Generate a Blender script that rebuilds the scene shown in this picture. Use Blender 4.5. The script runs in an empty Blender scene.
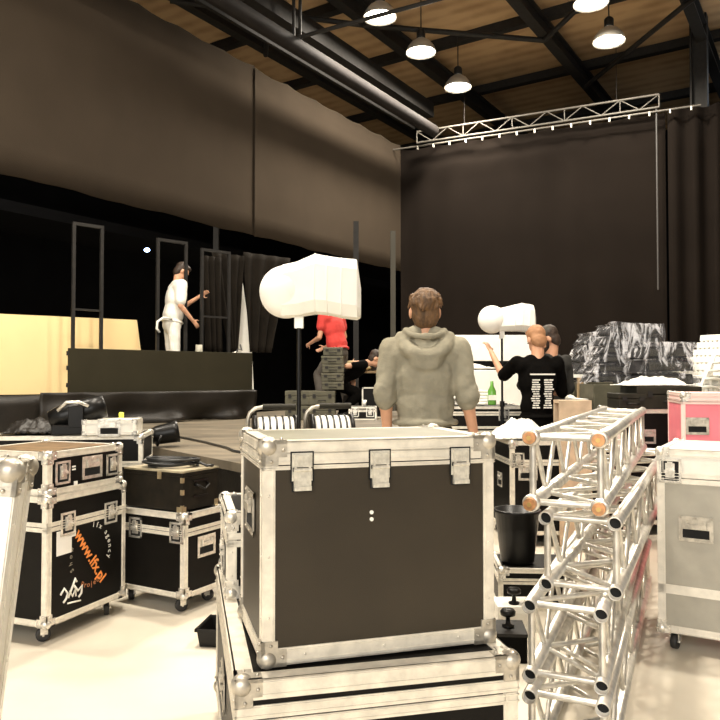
import bpy, math, random
from mathutils import Vector, Matrix, Euler, noise
random.seed(7)
S = bpy.context.scene
COL = S.collection
PI = math.pi
R = math.radians
# ---------------------------------------------------------------- camera, world, front fill, exposure
F = 728.0; CZ = 1.36; TH = R(1.4)
cam_d = bpy.data.cameras.new('camera'); cam = bpy.data.objects.new('camera', cam_d); COL.objects.link(cam)
cam.location = (0, 0, CZ); cam.rotation_euler = (PI/2 + TH, 0, 0)
cam_d.sensor_width = 36; cam_d.lens = 36*F/720; cam_d.clip_end = 200
S.camera = cam
w = bpy.data.worlds.new('world'); S.world = w; w.use_nodes = True
w.node_tree.nodes['Background'].inputs[0].default_value = (1.0, .96, .89, 1)
w.node_tree.nodes['Background'].inputs[1].default_value = 0.34
S.view_settings.view_transform = 'Standard'; S.view_settings.look = 'None'
S.view_settings.exposure = 0.8; S.view_settings.gamma = 1; S.view_settings.use_curve_mapping = False
def area(name, loc, target, sx, sy, power, col, shape='RECTANGLE'):
    l = bpy.data.lights.new(name, 'AREA'); l.shape = shape; l.size = sx; l.size_y = sy; l.energy = power; l.color = col
    o = bpy.data.objects.new(name, l); COL.objects.link(o); o.location = loc
    o.rotation_euler = (Vector(target) - Vector(loc)).to_track_quat('-Z', 'Y').to_euler(); return o
# added frontal fill light behind the camera, no source built for it
area('front_fill', (-2.0, -5.5, 4.2), (0.5, 6, 0.6), 7, 4.5, 430, (1, .965, .90))

# ---------------------------------------------------------------- pixel helpers (720 frame)
def ray(px, py):
    b = (360-py)/F
    return Vector(((px-360)/F, math.cos(TH) - b*math.sin(TH), math.sin(TH) + b*math.cos(TH)))
def P(px, py, Y):
    r = ray(px, py); t = Y/r.y; return Vector((r.x*t, Y, CZ + r.z*t))
def G(px, py, z):
    r = ray(px, py); t = (z-CZ)/r.z; return Vector((r.x*t, r.y*t, z))

# ---------------------------------------------------------------- materials
MATS = {}
def mat(name, col, rough=.6, metal=0.0, noise_amt=0.0, nscale=20, bump=0.0, bscale=80, col2=None, emit=0, alpha=None, spec=.5, stretch=None, coat=0):
    if name in MATS: return MATS[name]
    m = bpy.data.materials.new(name); m.use_nodes = True; MATS[name] = m
    nt = m.node_tree; b = nt.nodes['Principled BSDF']
    b.inputs['Base Color'].default_value = (*col, 1); b.inputs['Roughness'].default_value = rough
    b.inputs['Metallic'].default_value = metal; b.inputs['Specular IOR Level'].default_value = spec
    if coat: b.inputs['Coat Weight'].default_value = coat
    if noise_amt or bump:
        tc = nt.nodes.new('ShaderNodeTexCoord'); mp = nt.nodes.new('ShaderNodeMapping'); nt.links.new(tc.outputs['Object'], mp.inputs[0])
        if stretch: mp.inputs['Scale'].default_value = stretch
    if noise_amt:
        n = nt.nodes.new('ShaderNodeTexNoise'); n.inputs['Scale'].default_value = nscale; n.inputs['Detail'].default_value = 5
        nt.links.new(mp.outputs[0], n.inputs['Vector'])
        cr = nt.nodes.new('ShaderNodeValToRGB'); cr.color_ramp.elements[0].position = .35; cr.color_ramp.elements[1].position = .68
        c2 = col2 or tuple(c*(1-noise_amt) for c in col)
        cr.color_ramp.elements[0].color = (*c2, 1); cr.color_ramp.elements[1].color = (*col, 1)
        nt.links.new(n.outputs['Fac'], cr.inputs[0]); nt.links.new(cr.outputs[0], b.inputs['Base Color'])
    if bump:
        n2 = nt.nodes.new('ShaderNodeTexNoise'); n2.inputs['Scale'].default_value = bscale; n2.inputs['Detail'].default_value = 4
        nt.links.new(mp.outputs[0], n2.inputs['Vector'])
        bp = nt.nodes.new('ShaderNodeBump'); bp.inputs['Strength'].default_value = bump; bp.inputs['Distance'].default_value = .01
        nt.links.new(n2.outputs['Fac'], bp.inputs['Height']); nt.links.new(bp.outputs[0], b.inputs['Normal'])
    if emit:
        b.inputs['Emission Color'].default_value = (*col, 1); b.inputs['Emission Strength'].default_value = emit
    return m
ALU = mat('aluminium', (.86, .81, .70), .36, .2, .18, 30, .1, 60)
ALUD = mat('worn_aluminium', (.60, .55, .46), .38, .6, .4, 25, .15, 60)
CHROME = mat('zinc_steel', (.88, .84, .75), .26, .6, .35, 40, .1, 50)
TRUSS = mat('truss_aluminium', (.80, .765, .69), .33, .65, .3, 18, .1, 60)
PANEL = mat('black_laminate', (.006, .005, .004), .45, 0, .3, 12, .1, 250, spec=.14)
PANELM = mat('brown_black_laminate', (.038, .029, .018), .36, 0, .25, 3, .08, 300, spec=.3)
PANELG = mat('grey_laminate', (.37, .345, .285), .5, 0, .12, 10, .08, 200)
PANELW = mat('cream_laminate', (.78, .75, .67), .45, 0, .1, 10, .05, 200)
PANELP = mat('pink_laminate', (.86, .22, .27), .45, 0, .12, 6, .05, 200)
BLACK = mat('black_plastic', (.006, .0055, .005), .35, 0, spec=.25)
BLACKM = mat('black_matte', (.005, .0045, .004), .85, 0, .4, 8, spec=.1)
RUBBER = mat('rubber', (.02, .019, .018), .6)
VOID = mat('hollow_shade', (.004, .004, .004), .9)  # near-black standing in for shade in recesses, bores and latch gaps
WHITE = mat('white_fabric', (.88, .86, .79), .7, 0, .06, 8)
WHITEP = mat('white_plastic', (.86, .84, .77), .35, 0)
CLOTH = mat('crumpled_white_cloth', (.80, .78, .71), .8, 0, .15, 9, .3, 25)
GREYCASE = mat('olive_grey_plastic', (.10, .092, .060), .55, 0, .3, 8, spec=.3)
DGREY = mat('dark_grey_plastic', (.028, .025, .017), .6, 0, .35, 8, spec=.2)
COPPER = mat('copper_end', (.72, .36, .16), .4, .4, .4, 60)
STEELD = mat('dark_steel', (.022, .020, .018), .6, .1, .3, 12, spec=.3)
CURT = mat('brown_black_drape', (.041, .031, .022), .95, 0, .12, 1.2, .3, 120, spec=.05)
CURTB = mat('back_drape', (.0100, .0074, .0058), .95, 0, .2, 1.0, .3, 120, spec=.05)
SKIRT = mat('skirt_fabric', (.014, .011, .008), .45, 0, .3, 6, .2, 40, spec=.35)
RISER = mat('riser_board', (.030, .026, .015), .7, 0, .15, 3, spec=.1)
DECKM = mat('deck_lino', (.20, .165, .115), .55, 0, .55, 1.6, .05, 30, stretch=(1, 3, 1))
CREAM = mat('cream_board', (.88, .66, .33), .8, 0, .06, 2)
SKIN = mat('skin', (.62, .33, .20), .55, 0, .12, 14)
HOOD = mat('grey_jersey', (.30, .275, .205), .95, 0, .18, 14, .35, 160, spec=.1)
HAIRB = mat('light_brown_hair', (.17, .085, .030), .6, 0, .6, 30, .8, 90, stretch=(2, 2, .4))
HAIRD = mat('dark_hair', (.045, .025, .014), .6, 0, .5, 40, .5, 90)
NAVY = mat('dark_trousers', (.022, .022, .028), .85, 0, .3, 10, .2, 60)
GREYTR = mat('grey_work_trousers', (.10, .085, .07), .85, 0, .3, 10, .2, 60)
TEEB = mat('black_cotton', (.004, .0035, .003), .95, 0, .3, 10, .3, 50, spec=.05)
TEER = mat('red_cotton', (.62, .05, .04), .85, 0, .15, 10, .3, 50)
TEEW = mat('white_cotton', (.86, .83, .74), .85, 0, .08, 10, .3, 50)
ORANGE = mat('orange_print', (.85, .28, .06), .6)
PRINT = mat('white_print', (.80, .78, .70), .6)
PAPER = mat('paper_label', (.85, .83, .78), .7)
WOODP = mat('pale_wood', (.62, .47, .32), .7, 0, .3, 9)
WOOD = mat('wooden_batten', (.55, .38, .2), .6, 0, .3, 6)
EYE = mat('eye_dark', (.02, .015, .01), .2)
GREEN = mat('green_glass', (.12, .32, .05), .15, 0)
YEL = mat('yellow_plastic', (.75, .8, .1), .5)
CABLE = mat('cable_rubber', (.02, .02, .02), .35)
CABLEY = mat('tan_rope', (.62, .50, .28), .7, 0, .4, 20)
LAMPG = mat('lamp_reflector', (.55, .52, .46), .35, .5)
GLOW = mat('lamp_glow', (1.0, .93, .80), .5, emit=14)
BLUEG = mat('blue_led', (.35, .55, 1.0), .5, emit=12)
WINDOW = mat('daylit_pane', (.75, .87, 1.0), .3, emit=2.2)
DARKWALL = mat('dark_wall', (.004, .004, .0045), .95, 0, .3, 2, spec=.05)  # near-black so the unlit void reads dark, shade put into the colour
def floor_mat():
    m = bpy.data.materials.new('light_vinyl_floor'); m.use_nodes = True; nt = m.node_tree; b = nt.nodes['Principled BSDF']
    tc = nt.nodes.new('ShaderNodeTexCoord'); n = nt.nodes.new('ShaderNodeTexNoise'); n.inputs['Scale'].default_value = 1.1; n.inputs['Detail'].default_value = 6
    nt.links.new(tc.outputs['Object'], n.inputs['Vector'])
    cr = nt.nodes.new('ShaderNodeValToRGB'); cr.color_ramp.elements[0].position = .3; cr.color_ramp.elements[1].position = .7
    cr.color_ramp.elements[0].color = (.56, .50, .40, 1); cr.color_ramp.elements[1].color = (.72, .66, .55, 1)
    nt.links.new(n.outputs['Fac'], cr.inputs[0]); nt.links.new(cr.outputs[0], b.inputs['Base Color'])
    b.inputs['Roughness'].default_value = .33
    return m
FLOORM = floor_mat()
def ceil_mat():
    m = bpy.data.materials.new('tan_board_ceiling'); m.use_nodes = True; nt = m.node_tree; b = nt.nodes['Principled BSDF']
    tc = nt.nodes.new('ShaderNodeTexCoord'); wv = nt.nodes.new('ShaderNodeTexWave'); wv.inputs['Scale'].default_value = .8; wv.bands_direction = 'Y'
    wv.inputs['Distortion'].default_value = .4; nt.links.new(tc.outputs['Object'], wv.inputs['Vector'])
    n = nt.nodes.new('ShaderNodeTexNoise'); n.inputs['Scale'].default_value = 1.3; n.inputs['Detail'].default_value = 5; nt.links.new(tc.outputs['Object'], n.inputs['Vector'])
    cr = nt.nodes.new('ShaderNodeValToRGB'); cr.color_ramp.elements[0].color = (.30, .18, .085, 1); cr.color_ramp.elements[1].color = (.48, .32, .17, 1)
    cr.color_ramp.elements[0].position = .3; cr.color_ramp.elements[1].position = .7
    mx = nt.nodes.new('ShaderNodeMath'); mx.operation = 'MULTIPLY_ADD'; mx.inputs[1].default_value = .25
    nt.links.new(wv.outputs['Fac'], mx.inputs[0]); nt.links.new(n.outputs['Fac'], mx.inputs[2])
    nt.links.new(mx.outputs[0], cr.inputs[0]); nt.links.new(cr.outputs[0], b.inputs['Base Color']); b.inputs['Roughness'].default_value = .8
    return m
CEILM = ceil_mat()
def wrap_mat():
    m = bpy.data.materials.new('clear_plastic_wrap'); m.use_nodes = True; nt = m.node_tree; b = nt.nodes['Principled BSDF']; out = nt.nodes['Material Output']
    b.inputs['Base Color'].default_value = (.80, .79, .82, 1); b.inputs['Roughness'].default_value = .16; b.inputs['Specular IOR Level'].default_value = 1
    tc = nt.nodes.new('ShaderNodeTexCoord'); mp = nt.nodes.new('ShaderNodeMapping'); mp.inputs['Scale'].default_value = (1.6, 1.2, .7); mp.inputs['Rotation'].default_value = (.3, .7, .2)
    nt.links.new(tc.outputs['Object'], mp.inputs[0])
    n = nt.nodes.new('ShaderNodeTexNoise'); n.inputs['Scale'].default_value = 4.2; n.inputs['Detail'].default_value = 6; n.inputs['Distortion'].default_value = 1.6; n.inputs['Roughness'].default_value = .62
    nt.links.new(mp.outputs[0], n.inputs['Vector'])
    cr = nt.nodes.new('ShaderNodeValToRGB'); cr.color_ramp.elements[0].position = .51; cr.color_ramp.elements[0].color = (.05, .05, .05, 1)  # pale noise streaks paint wrinkle highlights onto the clear wrap
    cr.color_ramp.elements[1].position = .62; cr.color_ramp.elements[1].color = (.8, .8, .8, 1); nt.links.new(n.outputs['Fac'], cr.inputs[0])
    bp = nt.nodes.new('ShaderNodeBump'); bp.inputs['Strength'].default_value = 1; bp.inputs['Distance'].default_value = .05
    nt.links.new(n.outputs['Fac'], bp.inputs['Height']); nt.links.new(bp.outputs[0], b.inputs['Normal'])
    tr = nt.nodes.new('ShaderNodeBsdfTransparent'); mx = nt.nodes.new('ShaderNodeMixShader')
    nt.links.new(cr.outputs[0], mx.inputs[0]); nt.links.new(tr.outputs[0], mx.inputs[1]); nt.links.new(b.outputs[0], mx.inputs[2])
    nt.links.new(mx.outputs[0], out.inputs[0]); return m
WRAP = wrap_mat()

# ---------------------------------------------------------------- mesh builder
class MB:
    def __init__(s): s.v = []; s.f = []; s.sm = []; s.mi = []; s.cur = 0
    def add(s, vs, fs, smooth=False, M=None):
        n = len(s.v)
        for v in vs: s.v.append(tuple(M @ Vector(v)) if M is not None else tuple(v))
        for f in fs: s.f.append(tuple(i+n for i in f)); s.sm.append(smooth); s.mi.append(s.cur)
        return s
    def box(s, x0, x1, y0, y1, z0, z1, M=None):
        if x0 > x1: x0, x1 = x1, x0
        if y0 > y1: y0, y1 = y1, y0
        if z0 > z1: z0, z1 = z1, z0
        vs = [(x0,y0,z0),(x1,y0,z0),(x1,y1,z0),(x0,y1,z0),(x0,y0,z1),(x1,y0,z1),(x1,y1,z1),(x0,y1,z1)]
        return s.add(vs, [(3,2,1,0),(4,5,6,7),(0,1,5,4),(1,2,6,5),(2,3,7,6),(3,0,4,7)], False, M)
    def tube(s, a, b, r0, r1=None, n=12, caps=True, M=None, smooth=True):
        a = Vector(a); b = Vector(b); r1 = r0 if r1 is None else r1
        d = (b-a).normalized(); u = d.orthogonal().normalized(); v = d.cross(u)
        vs = []
        for p, r in ((a, r0), (b, r1)):
            for k in range(n):
                t = 2*PI*k/n; vs.append(p + (u*math.cos(t) + v*math.sin(t))*r)
        s.add(vs, [(k, (k+1)%n, n+(k+1)%n, n+k) for k in range(n)], smooth, M)
        if caps: s.add(vs[:n], [tuple(range(n))[::-1]], False, M); s.add(vs[n:], [tuple(range(n))], False, M)
        return s
    def pipe(s, a, b, ro, ri, n=18, M=None):
        a = Vector(a); b = Vector(b); d = (b-a).normalized(); u = d.orthogonal().normalized(); v = d.cross(u); vs = []
        for p, r in ((a, ro), (b, ro), (b, ri), (a, ri)):
            for k in range(n):
                t = 2*PI*k/n; vs.append(p + (u*math.cos(t) + v*math.sin(t))*r)
        fs = []
        for j in range(4):
            for k in range(n): fs.append((j*n+k, j*n+(k+1)%n, ((j+1)%4)*n+(k+1)%n, ((j+1)%4)*n+k))
        return s.add(vs, fs, True, M)
    def path(s, pts, r, n=8, closed=False, M=None):
        pts = [Vector(p) for p in pts]; N = len(pts); vs = []; up = None
        for i, p in enumerate(pts):
            a = pts[(i-1) % N] if (closed or i) else p; b = pts[(i+1) % N] if (closed or i < N-1) else p
            d = (b-a).normalized()
            if up is None: up = d.orthogonal().normalized()
            up = (up - d*up.dot(d));
            up = up.normalized() if up.length > 1e-6 else d.orthogonal().normalized()
            v = d.cross(up); rr = r(i/(N-1)) if callable(r) else r
            for k in range(n):
                t = 2*PI*k/n; vs.append(p + (up*math.cos(t) + v*math.sin(t))*rr)
        fs = []
        for i in range(N if closed else N-1):
            for k in range(n): fs.append((i*n+k, i*n+(k+1)%n, ((i+1)%N)*n+(k+1)%n, ((i+1)%N)*n+k))
        if not closed: fs.append(tuple(range(n))[::-1]); fs.append(tuple((N-1)*n+k for k in range(n)))
        return s.add(vs, fs, True, M)
    def lathe(s, prof, n=24, M=None, smooth=True, caps=True):
        vs = []; m = len(prof)
        for r, z in prof:
            for k in range(n): t = 2*PI*k/n; vs.append((r*math.cos(t), r*math.sin(t), z))
        fs = [(i*n+k, i*n+(k+1)%n, (i+1)*n+(k+1)%n, (i+1)*n+k) for i in range(m-1) for k in range(n)]
        if caps and prof[0][0] > 1e-5: fs.append(tuple(range(n))[::-1])
        if caps and prof[-1][0] > 1e-5: fs.append(tuple((m-1)*n+k for k in range(n)))
        return s.add(vs, fs, smooth, M)
    def ell(s, c, r, rot=None, nu=16, nv=10, M=None):
        c = Vector(c); E = Euler(rot).to_matrix() if rot else Matrix.Identity(3)
        if isinstance(r, (int, float)): r = (r, r, r)
        vs = []
        for j in range(1, nv):
            a = PI*j/nv
            for k in range(nu):
                t = 2*PI*k/nu
                vs.append(c + E @ Vector((r[0]*math.sin(a)*math.cos(t), r[1]*math.sin(a)*math.sin(t), r[2]*math.cos(a))))
        top = len(vs); vs.append(c + E @ Vector((0, 0, r[2]))); vs.append(c - E @ Vector((0, 0, r[2])))
        fs = [(j*nu+k, (j+1)*nu+k, (j+1)*nu+(k+1)%nu, j*nu+(k+1)%nu) for j in range(nv-2) for k in range(nu)]
        fs += [(top, k, (k+1)%nu) for k in range(nu)] + [(top+1, (nv-2)*nu+(k+1)%nu, (nv-2)*nu+k) for k in range(nu)]
        return s.add(vs, fs, True, M)
    def cap(s, a, b, r0, r1=None, n=14):
        r1 = r0 if r1 is None else r1; a = Vector(a); b = Vector(b)
        s.tube(a, b, r0, r1, n); s.ell(a, r0, nu=n, nv=8); s.ell(b, r1, nu=n, nv=8); return s
    def prism(s, poly, y0, y1, M=None, smooth=False):   # polygon in xz, extruded along y
        n = len(poly); vs = [(x, y0, z) for x, z in poly] + [(x, y1, z) for x, z in poly]
        return s.add(vs, [tuple(range(n)), tuple(range(n, 2*n))[::-1]] + [(k, n+k, n+(k+1)%n, (k+1)%n) for k in range(n)], smooth, M)
    def extr(s, poly, z0, z1, M=None):                  # polygon in xy, extruded along z
        n = len(poly); vs = [(x, y, z0) for x, y in poly] + [(x, y, z1) for x, y in poly]
        return s.add(vs, [tuple(range(n))[::-1], tuple(range(n, 2*n))] + [(k, (k+1)%n, n+(k+1)%n, n+k) for k in range(n)], False, M)
    def mesh(s, name, mats):
        me = bpy.data.meshes.new(name); me.from_pydata(s.v, [], s.f)
        me.polygons.foreach_set('use_smooth', s.sm); me.polygons.foreach_set('material_index', s.mi)
        for m in (mats if isinstance(mats, (list, tuple)) else [mats]): me.materials.append(m)
        me.update(); return me
    def build(s, name, mats, parent=None, bevel=0, loc=None, rot=None):
        o = bpy.data.objects.new(name, s.mesh(name, mats)); COL.objects.link(o); o.parent = parent
        if loc is not None: o.location = loc
        if rot is not None: o.rotation_euler = rot
        if bevel:
            b = o.modifiers.new('bevel', 'BEVEL'); b.width = bevel; b.segments = 2; b.limit_method = 'ANGLE'; b.angle_limit = R(50)
        return o
def link_mesh(name, me, parent=None, loc=(0,0,0), rot=(0,0,0)):
    o = bpy.data.objects.new(name, me); COL.objects.link(o); o.parent = parent; o.location = loc; o.rotation_euler = rot; return o
def tag(o, label, cat, group=None, kind=None):
    o['label'] = label; o['category'] = cat
    if group: o['group'] = group
    if kind: o['kind'] = kind
    return o
def thing(name, label, cat, loc=(0,0,0), rz=0, group=None, rot=None):
    o = bpy.data.objects.new(name, None); COL.objects.link(o); o.location = loc; o.rotation_euler = rot or (0, 0, rz); o.empty_display_size = .1
    return tag(o, label, cat, group)
def struct(o): o['kind'] = 'structure'; return o
def dup(root, loc, rot, label=None):
    r = root.copy(); COL.objects.link(r); r.location = loc; r.rotation_euler = rot
    if label: r['label'] = label
    for ch in list(root.children):
        c = ch.copy(); COL.objects.link(c); c.parent = r
        for g in list(ch.children):
            d = g.copy(); COL.objects.link(d); d.parent = c
    return r
def text_mesh(txt, size, extrude=.0006, align='CENTER', fat=0):
    cu = bpy.data.curves.new('lettering', 'FONT'); cu.body = txt; cu.size = size; cu.extrude = extrude; cu.align_x = align; cu.align_y = 'CENTER'; cu.resolution_u = 3; cu.offset = fat
    t = bpy.data.objects.new('lettering', cu); COL.objects.link(t)
    dg = bpy.context.evaluated_depsgraph_get(); dg.update()
    me = bpy.data.meshes.new_from_object(t.evaluated_get(dg)); bpy.data.objects.remove(t); return me

# ---------------------------------------------------------------- setting
u = Vector((math.sin(R(33)), math.cos(R(33)), 0))      # along the left wall, away from the viewer
v = Vector((math.cos(R(33)), -math.sin(R(33)), 0))     # along the back wall, to the right
C0 = Vector((.99, 18.0, 0))                             # corner where the two drapes meet
RZ = -R(33)                                             # frame whose x = v, y = u
ZC = 9.2
def room(x, y, z=0): return C0 + v*x + u*y + Vector((0, 0, z))
def quadbox(name, x0, x1, y0, y1, z0, z1, m, bevel=0, nm=None):
    o = MB().box(x0, x1, y0, y1, z0, z1).build(name, m, bevel=bevel, loc=C0, rot=(0, 0, RZ)); return struct(o)
quadbox('floor', -8, 22, -28, 9, -.1, 0, FLOORM)
quadbox('ceiling', -8, 22, -21, 9, ZC, ZC+.1, CEILM)
quadbox('wall_left', -8, -7.8, -28, 9, 0, ZC, DARKWALL)
quadbox('wall_back', -8, 22, 8.8, 9, 0, ZC, DARKWALL)
quadbox('wall_right', 15.0, 15.2, -14, 9, 0, ZC, DARKWALL)
quadbox('wall_gallery', -7.8, -3.2, -24, 9, 4.3, 4.5, DARKWALL)     # gallery slab over the recess
quadbox('wall_recess', -5.2, -5.0, -24, 8.8, 0, 4.3, DARKWALL)  # black backdrop for the dark void below the curtain

RB = -R(25.5); vb = Vector((math.cos(RB), math.sin(RB), 0)); ub = Vector((-vb.y, vb.x, 0))
def back(x, y, z=0): return C0 + vb*x + ub*y + Vector((0, 0, z))
def drape(name, x_or_y, a, b, z0, z1, amp, wl, m, axis, thick=.02, seed=0):
    """hanging cloth: wavy sheet with real thickness, in the room frame"""
    n = int((b-a)/(wl/7)); rows = 8; random.seed(seed); ph = [random.uniform(-.5, .5) for _ in range(n+1)]
    vs = []
    for side in (0, 1):
        for j in range(rows+1):
            f = j/rows; z = z0 + (z1-z0)*f
            for i in range(n+1):
                s = a + (b-a)*i/n
                o = amp*(math.sin(2*PI*s/wl + 1.3*math.sin(s*1.7)) + .5*math.sin(2*PI*s/(wl*2.7)+.8))*(1-.25*f) + amp*.5*noise.noise(Vector((s*1.3, z*.5, seed))) + side*thick
                zz = z + (.012*math.sin(s*3+seed)+.008*math.sin(s*7.3) if j == 0 else (-.05*abs(math.sin(s*PI/.9)) if j == rows else 0))
                vs.append((s, x_or_y+o, zz) if axis == 'x' else (x_or_y+o, s, zz))
    W = n+1; H = (rows+1)*W; fs = []
    for j in range(rows):
        for i in range(n):
            q = (j*W+i, j*W+i+1, (j+1)*W+i+1, (j+1)*W+i); fs.append(q); fs.append(tuple(k+H for k in q[::-1]))
    for i in range(n):
        fs.append((i, H+i, H+i+1, i+1)); k = rows*W; fs.append((k+i, k+i+1, H+k+i+1, H+k+i))
    mb = MB(); mb.add(vs, fs, True); return mb.build(name, m, loc=C0, rot=(0, 0, RZ if axis == 'y' else RB))
ZB = 4.0
d1 = drape('curtain', 0, -5.43, .0, ZB, 7.15, .007, 1.6, CURT, 'y', seed=3)
tag(d1, 'brown-black stage curtain hung high along the left wall, far section ending at the corner', 'curtain', 'high stage curtains')
d2 = drape('curtain', -.05, -19, -5.4, ZB+.01, 7.2, .007, 1.9, CURT, 'y', seed=5)
tag(d2, 'brown-black stage curtain hung high on the left wall, near section left of the vertical seam', 'curtain', 'high stage curtains')
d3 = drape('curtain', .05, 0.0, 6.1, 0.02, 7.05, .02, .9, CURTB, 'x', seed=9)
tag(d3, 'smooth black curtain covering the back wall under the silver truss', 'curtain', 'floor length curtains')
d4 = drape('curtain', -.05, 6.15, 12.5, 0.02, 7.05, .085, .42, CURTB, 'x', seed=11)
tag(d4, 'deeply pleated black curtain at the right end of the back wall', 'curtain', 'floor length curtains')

# ceiling steel: deep beams along u, purlins along v, diagonal braces
for i, x in enumerate([-1.55, 1.0, 3.9, 6.7, 9.6]):
    mb = MB(); y0, y1 = -17.5, 8.7
    mb.box(x-.11, x+.11, y0, y1, 8.62, 8.66); mb.box(x-.02, x+.02, y0, y1, 8.66, 8.94); mb.box(x-.11, x+.11, y0, y1, 8.94, 8.98)
    struct(mb.build('trim_%d' % (i+1), STEELD, loc=C0, rot=(0, 0, RZ)))
for i, y in enumerate([-15.5, -12.4, -9.2, -6.1, -3.3, -.6, 2.4, 5.6]):
    mb = MB().box(-7.5, 15, y-.10, y+.10, 8.99, 9.19)
    struct(mb.build('trim_%d' % (i+6), STEELD, loc=C0, rot=(0, 0, RZ)))
k = 14
for (xa, ya, xb, yb) in [(-1.55,-3.3,1.0,-6.1),(3.9,-.6,1.0,-3.3),(3.9,2.4,6.7,-.6),(9.6,-3.3,6.7,-.6),(1.0,-9.2,3.9,-6.1),(3.9,-9.2,6.7,-6.1),(3.9,-3.3,6.7,-6.1),(6.7,-3.3,3.9,-.6),(1.0,-3.3,-1.55,-6.1),(1.0,-3.3,3.9,-6.1),(6.7,-3.3,9.6,-6.1),(6.7,-.6,9.6,-3.3),(-1.55,-9.2,1.0,-12.4)]:
    mb = MB().tube((xa, ya, 8.56), (xb, yb, 8.56), .055, n=8); struct(mb.build('trim_%d' % k, STEELD, loc=C0, rot=(0, 0, RZ))); k += 1
# round pipe and ledge running along the left drape
pm = mat('painted_duct', (.018, .015, .014), .75, 0, .3, 6, spec=.15)
dct = MB().tube((1.15, -18, 7.18), (1.15, -.4, 7.18), .14, n=20).build('ventilation_duct', pm, loc=C0, rot=(0, 0, RZ))
tag(dct, 'thick dark round duct running below the ceiling along the left curtain', 'duct')
dl = MB().box(.25, .32, -18, .2, 7.55, 7.62).box(.55, .85, -18, .2, 7.75, 8.1); dl = dl.build('cable_tray', STEELD, loc=C0, rot=(0, 0, RZ)); tag(dl, 'dark cable tray between the curtain top and the round duct', 'cable tray')
# column at right
cb = room(6.4, .8); cmb = MB().box(-.17, .17, -.02, .02, 0, 9.19).box(-.17, -.13, -.13, .13, 0, 9.19).box(.13, .17, -.13, .13, 0, 9.19)
struct(cmb.build('trim_40', STEELD, loc=P(699, 60, 15.6).xy.to_3d(), rot=(0, 0, RZ)))
# high window beyond the drape at right
for i in range(1):
    struct(MB().box(0, 3.0, 0, .05, 7.0, 8.5).build('window_1', WINDOW, loc=room(7.7, 3.0), rot=(0, 0, RZ)))
    fr = MB()
    for x in (0, 1.0, 2.0, 3.0): fr.box(x-.04, x+.04, -.08, .0, 6.9, 8.6)
    for z in (7.0, 7.5, 8.0, 8.5): fr.box(-.04, 3.04, -.08, 0, z-.03, z+.03)
    struct(fr.build('trim_41', STEELD, loc=room(7.7, 3.0), rot=(0, 0, RZ)))

# back curtain truss (lattice girder) with eyelets
t = thing('lattice_girder', 'long silver lattice girder carrying the back curtain', 'truss', back(.55, -.25, 7.06), RB)
GT = mat('dull_girder_aluminium', (.11,.10,.085), .55, .2); mb = MB(); Lg = 5.45
for z in (0, .27): mb.tube((0, 0, z), (Lg, 0, z), .025, n=8)
mb.tube((-.6, -.1, -.12), (Lg+.8, -.1, -.12), .022, n=8)
mb.build('chord', GT, t); mb = MB(); n = 14
for i in range(n):
    x0 = i*Lg/n; x1 = (i+1)*Lg/n; mb.tube((x0, 0, 0 if i%2 else .27), (x1, 0, .27 if i%2 else 0), .013, n=6)
    if i % 3 == 0: mb.tube((x0, 0, 0), (x0, 0, .27), .013, n=6)
mb.tube((Lg, 0, 0), (Lg, 0, .27), .018, n=6); mb.build('lattice', GT, t)
for i in range(16): MB().box(i*.4+.05, i*.4+.08, -.13, -.08, -.20, -.12).build('curtain_tie', PRINT, t)
for x in (1.2, 4.6): MB().tube((x, 0, .27), (x, 0, 1.45), .006, n=6).build('hanging_cable', STEELD, t)
# vertical seam pole on back drape
tag(MB().tube((0,0,3.2), (0,0,7.0), .02, n=8).build('drop_pole', mat('dull_grey_pole', (.045,.042,.04), .6, .1), loc=back(5.95, -.32)), 'thin grey vertical pole in front of the back curtain seam', 'pole')

# suspended pipe before the lamps
pa = P(300, 37, 12.6); pb = P(450, -4, 11.4)
tag(MB().tube(pa, pb, .035, n=10).tube(pa, pa+Vector((0,0,1.7)), .03, n=8).ell(pa, .05).build('hanging_pipe', STEELD), 'dark L-shaped pipe hanging below the ceiling left of the lamps', 'pipe')
tag(MB().tube(pa+Vector((-.12,.1,.0)), pa+Vector((-.12,.1,1.7)), .03, n=8).build('hanging_pipe', STEELD), 'short vertical dark pipe beside the hanging pipe elbow', 'pipe')

# high-bay lamps
def lens_light(root, e):
    l = bpy.data.lights.new('high_bay_bulb', 'AREA'); l.shape = 'DISK'; l.size = .5; l.energy = e; l.color = (1, .91, .77)
    o = bpy.data.objects.new('high_bay_bulb', l); COL.objects.link(o); o.parent = root; o.location = (0, 0, -.015)
def highbay(label, loc, tilt=0, power=150, visible=True):
    t = thing('high_bay_lamp', label, 'lamp', loc, 0, 'high bay ceiling lamps', rot=(tilt, 0, 0))
    prof = [(.31, 0), (.315, .01), (.27, .12), (.19, .22), (.10, .28), (.095, .285), (.18, .215), (.26, .115), (.30, .012)]
    MB().lathe(prof, 28, caps=False).build('reflector', LAMPG, t)
    MB().lathe([(0, .03), (.24, .03), (.25, .045), (.2, .09), (0, .1)], 24).build('lens', GLOW, t)
    MB().lathe([(.0, .27), (.085, .27), (.09, .30), (.09, .44), (.07, .47), (.03, .5), (0, .5)], 16).build('housing', STEELD, t)
    MB().tube((0, 0, .5), (0, 0, ZC-loc[2]-.02), .012, n=6).build('hanger', STEELD, t)
    lens_light(t, power); return t
lamps = [(380,18,13.3,'leftmost of the lit high bay lamps, cut by the hanging pipe'), (421,53,14.7,'lit bell-shaped high bay lamp second from left, grey housing on top'),
         (458,88,16.3,'lowest lit high bay lamp near the corner above the lattice girder'), (609,42,14.0,'rightmost lit high bay lamp, wide oval glow'), (591,4,12.8,'lit high bay lamp at the top edge, right half of the ceiling')]
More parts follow.
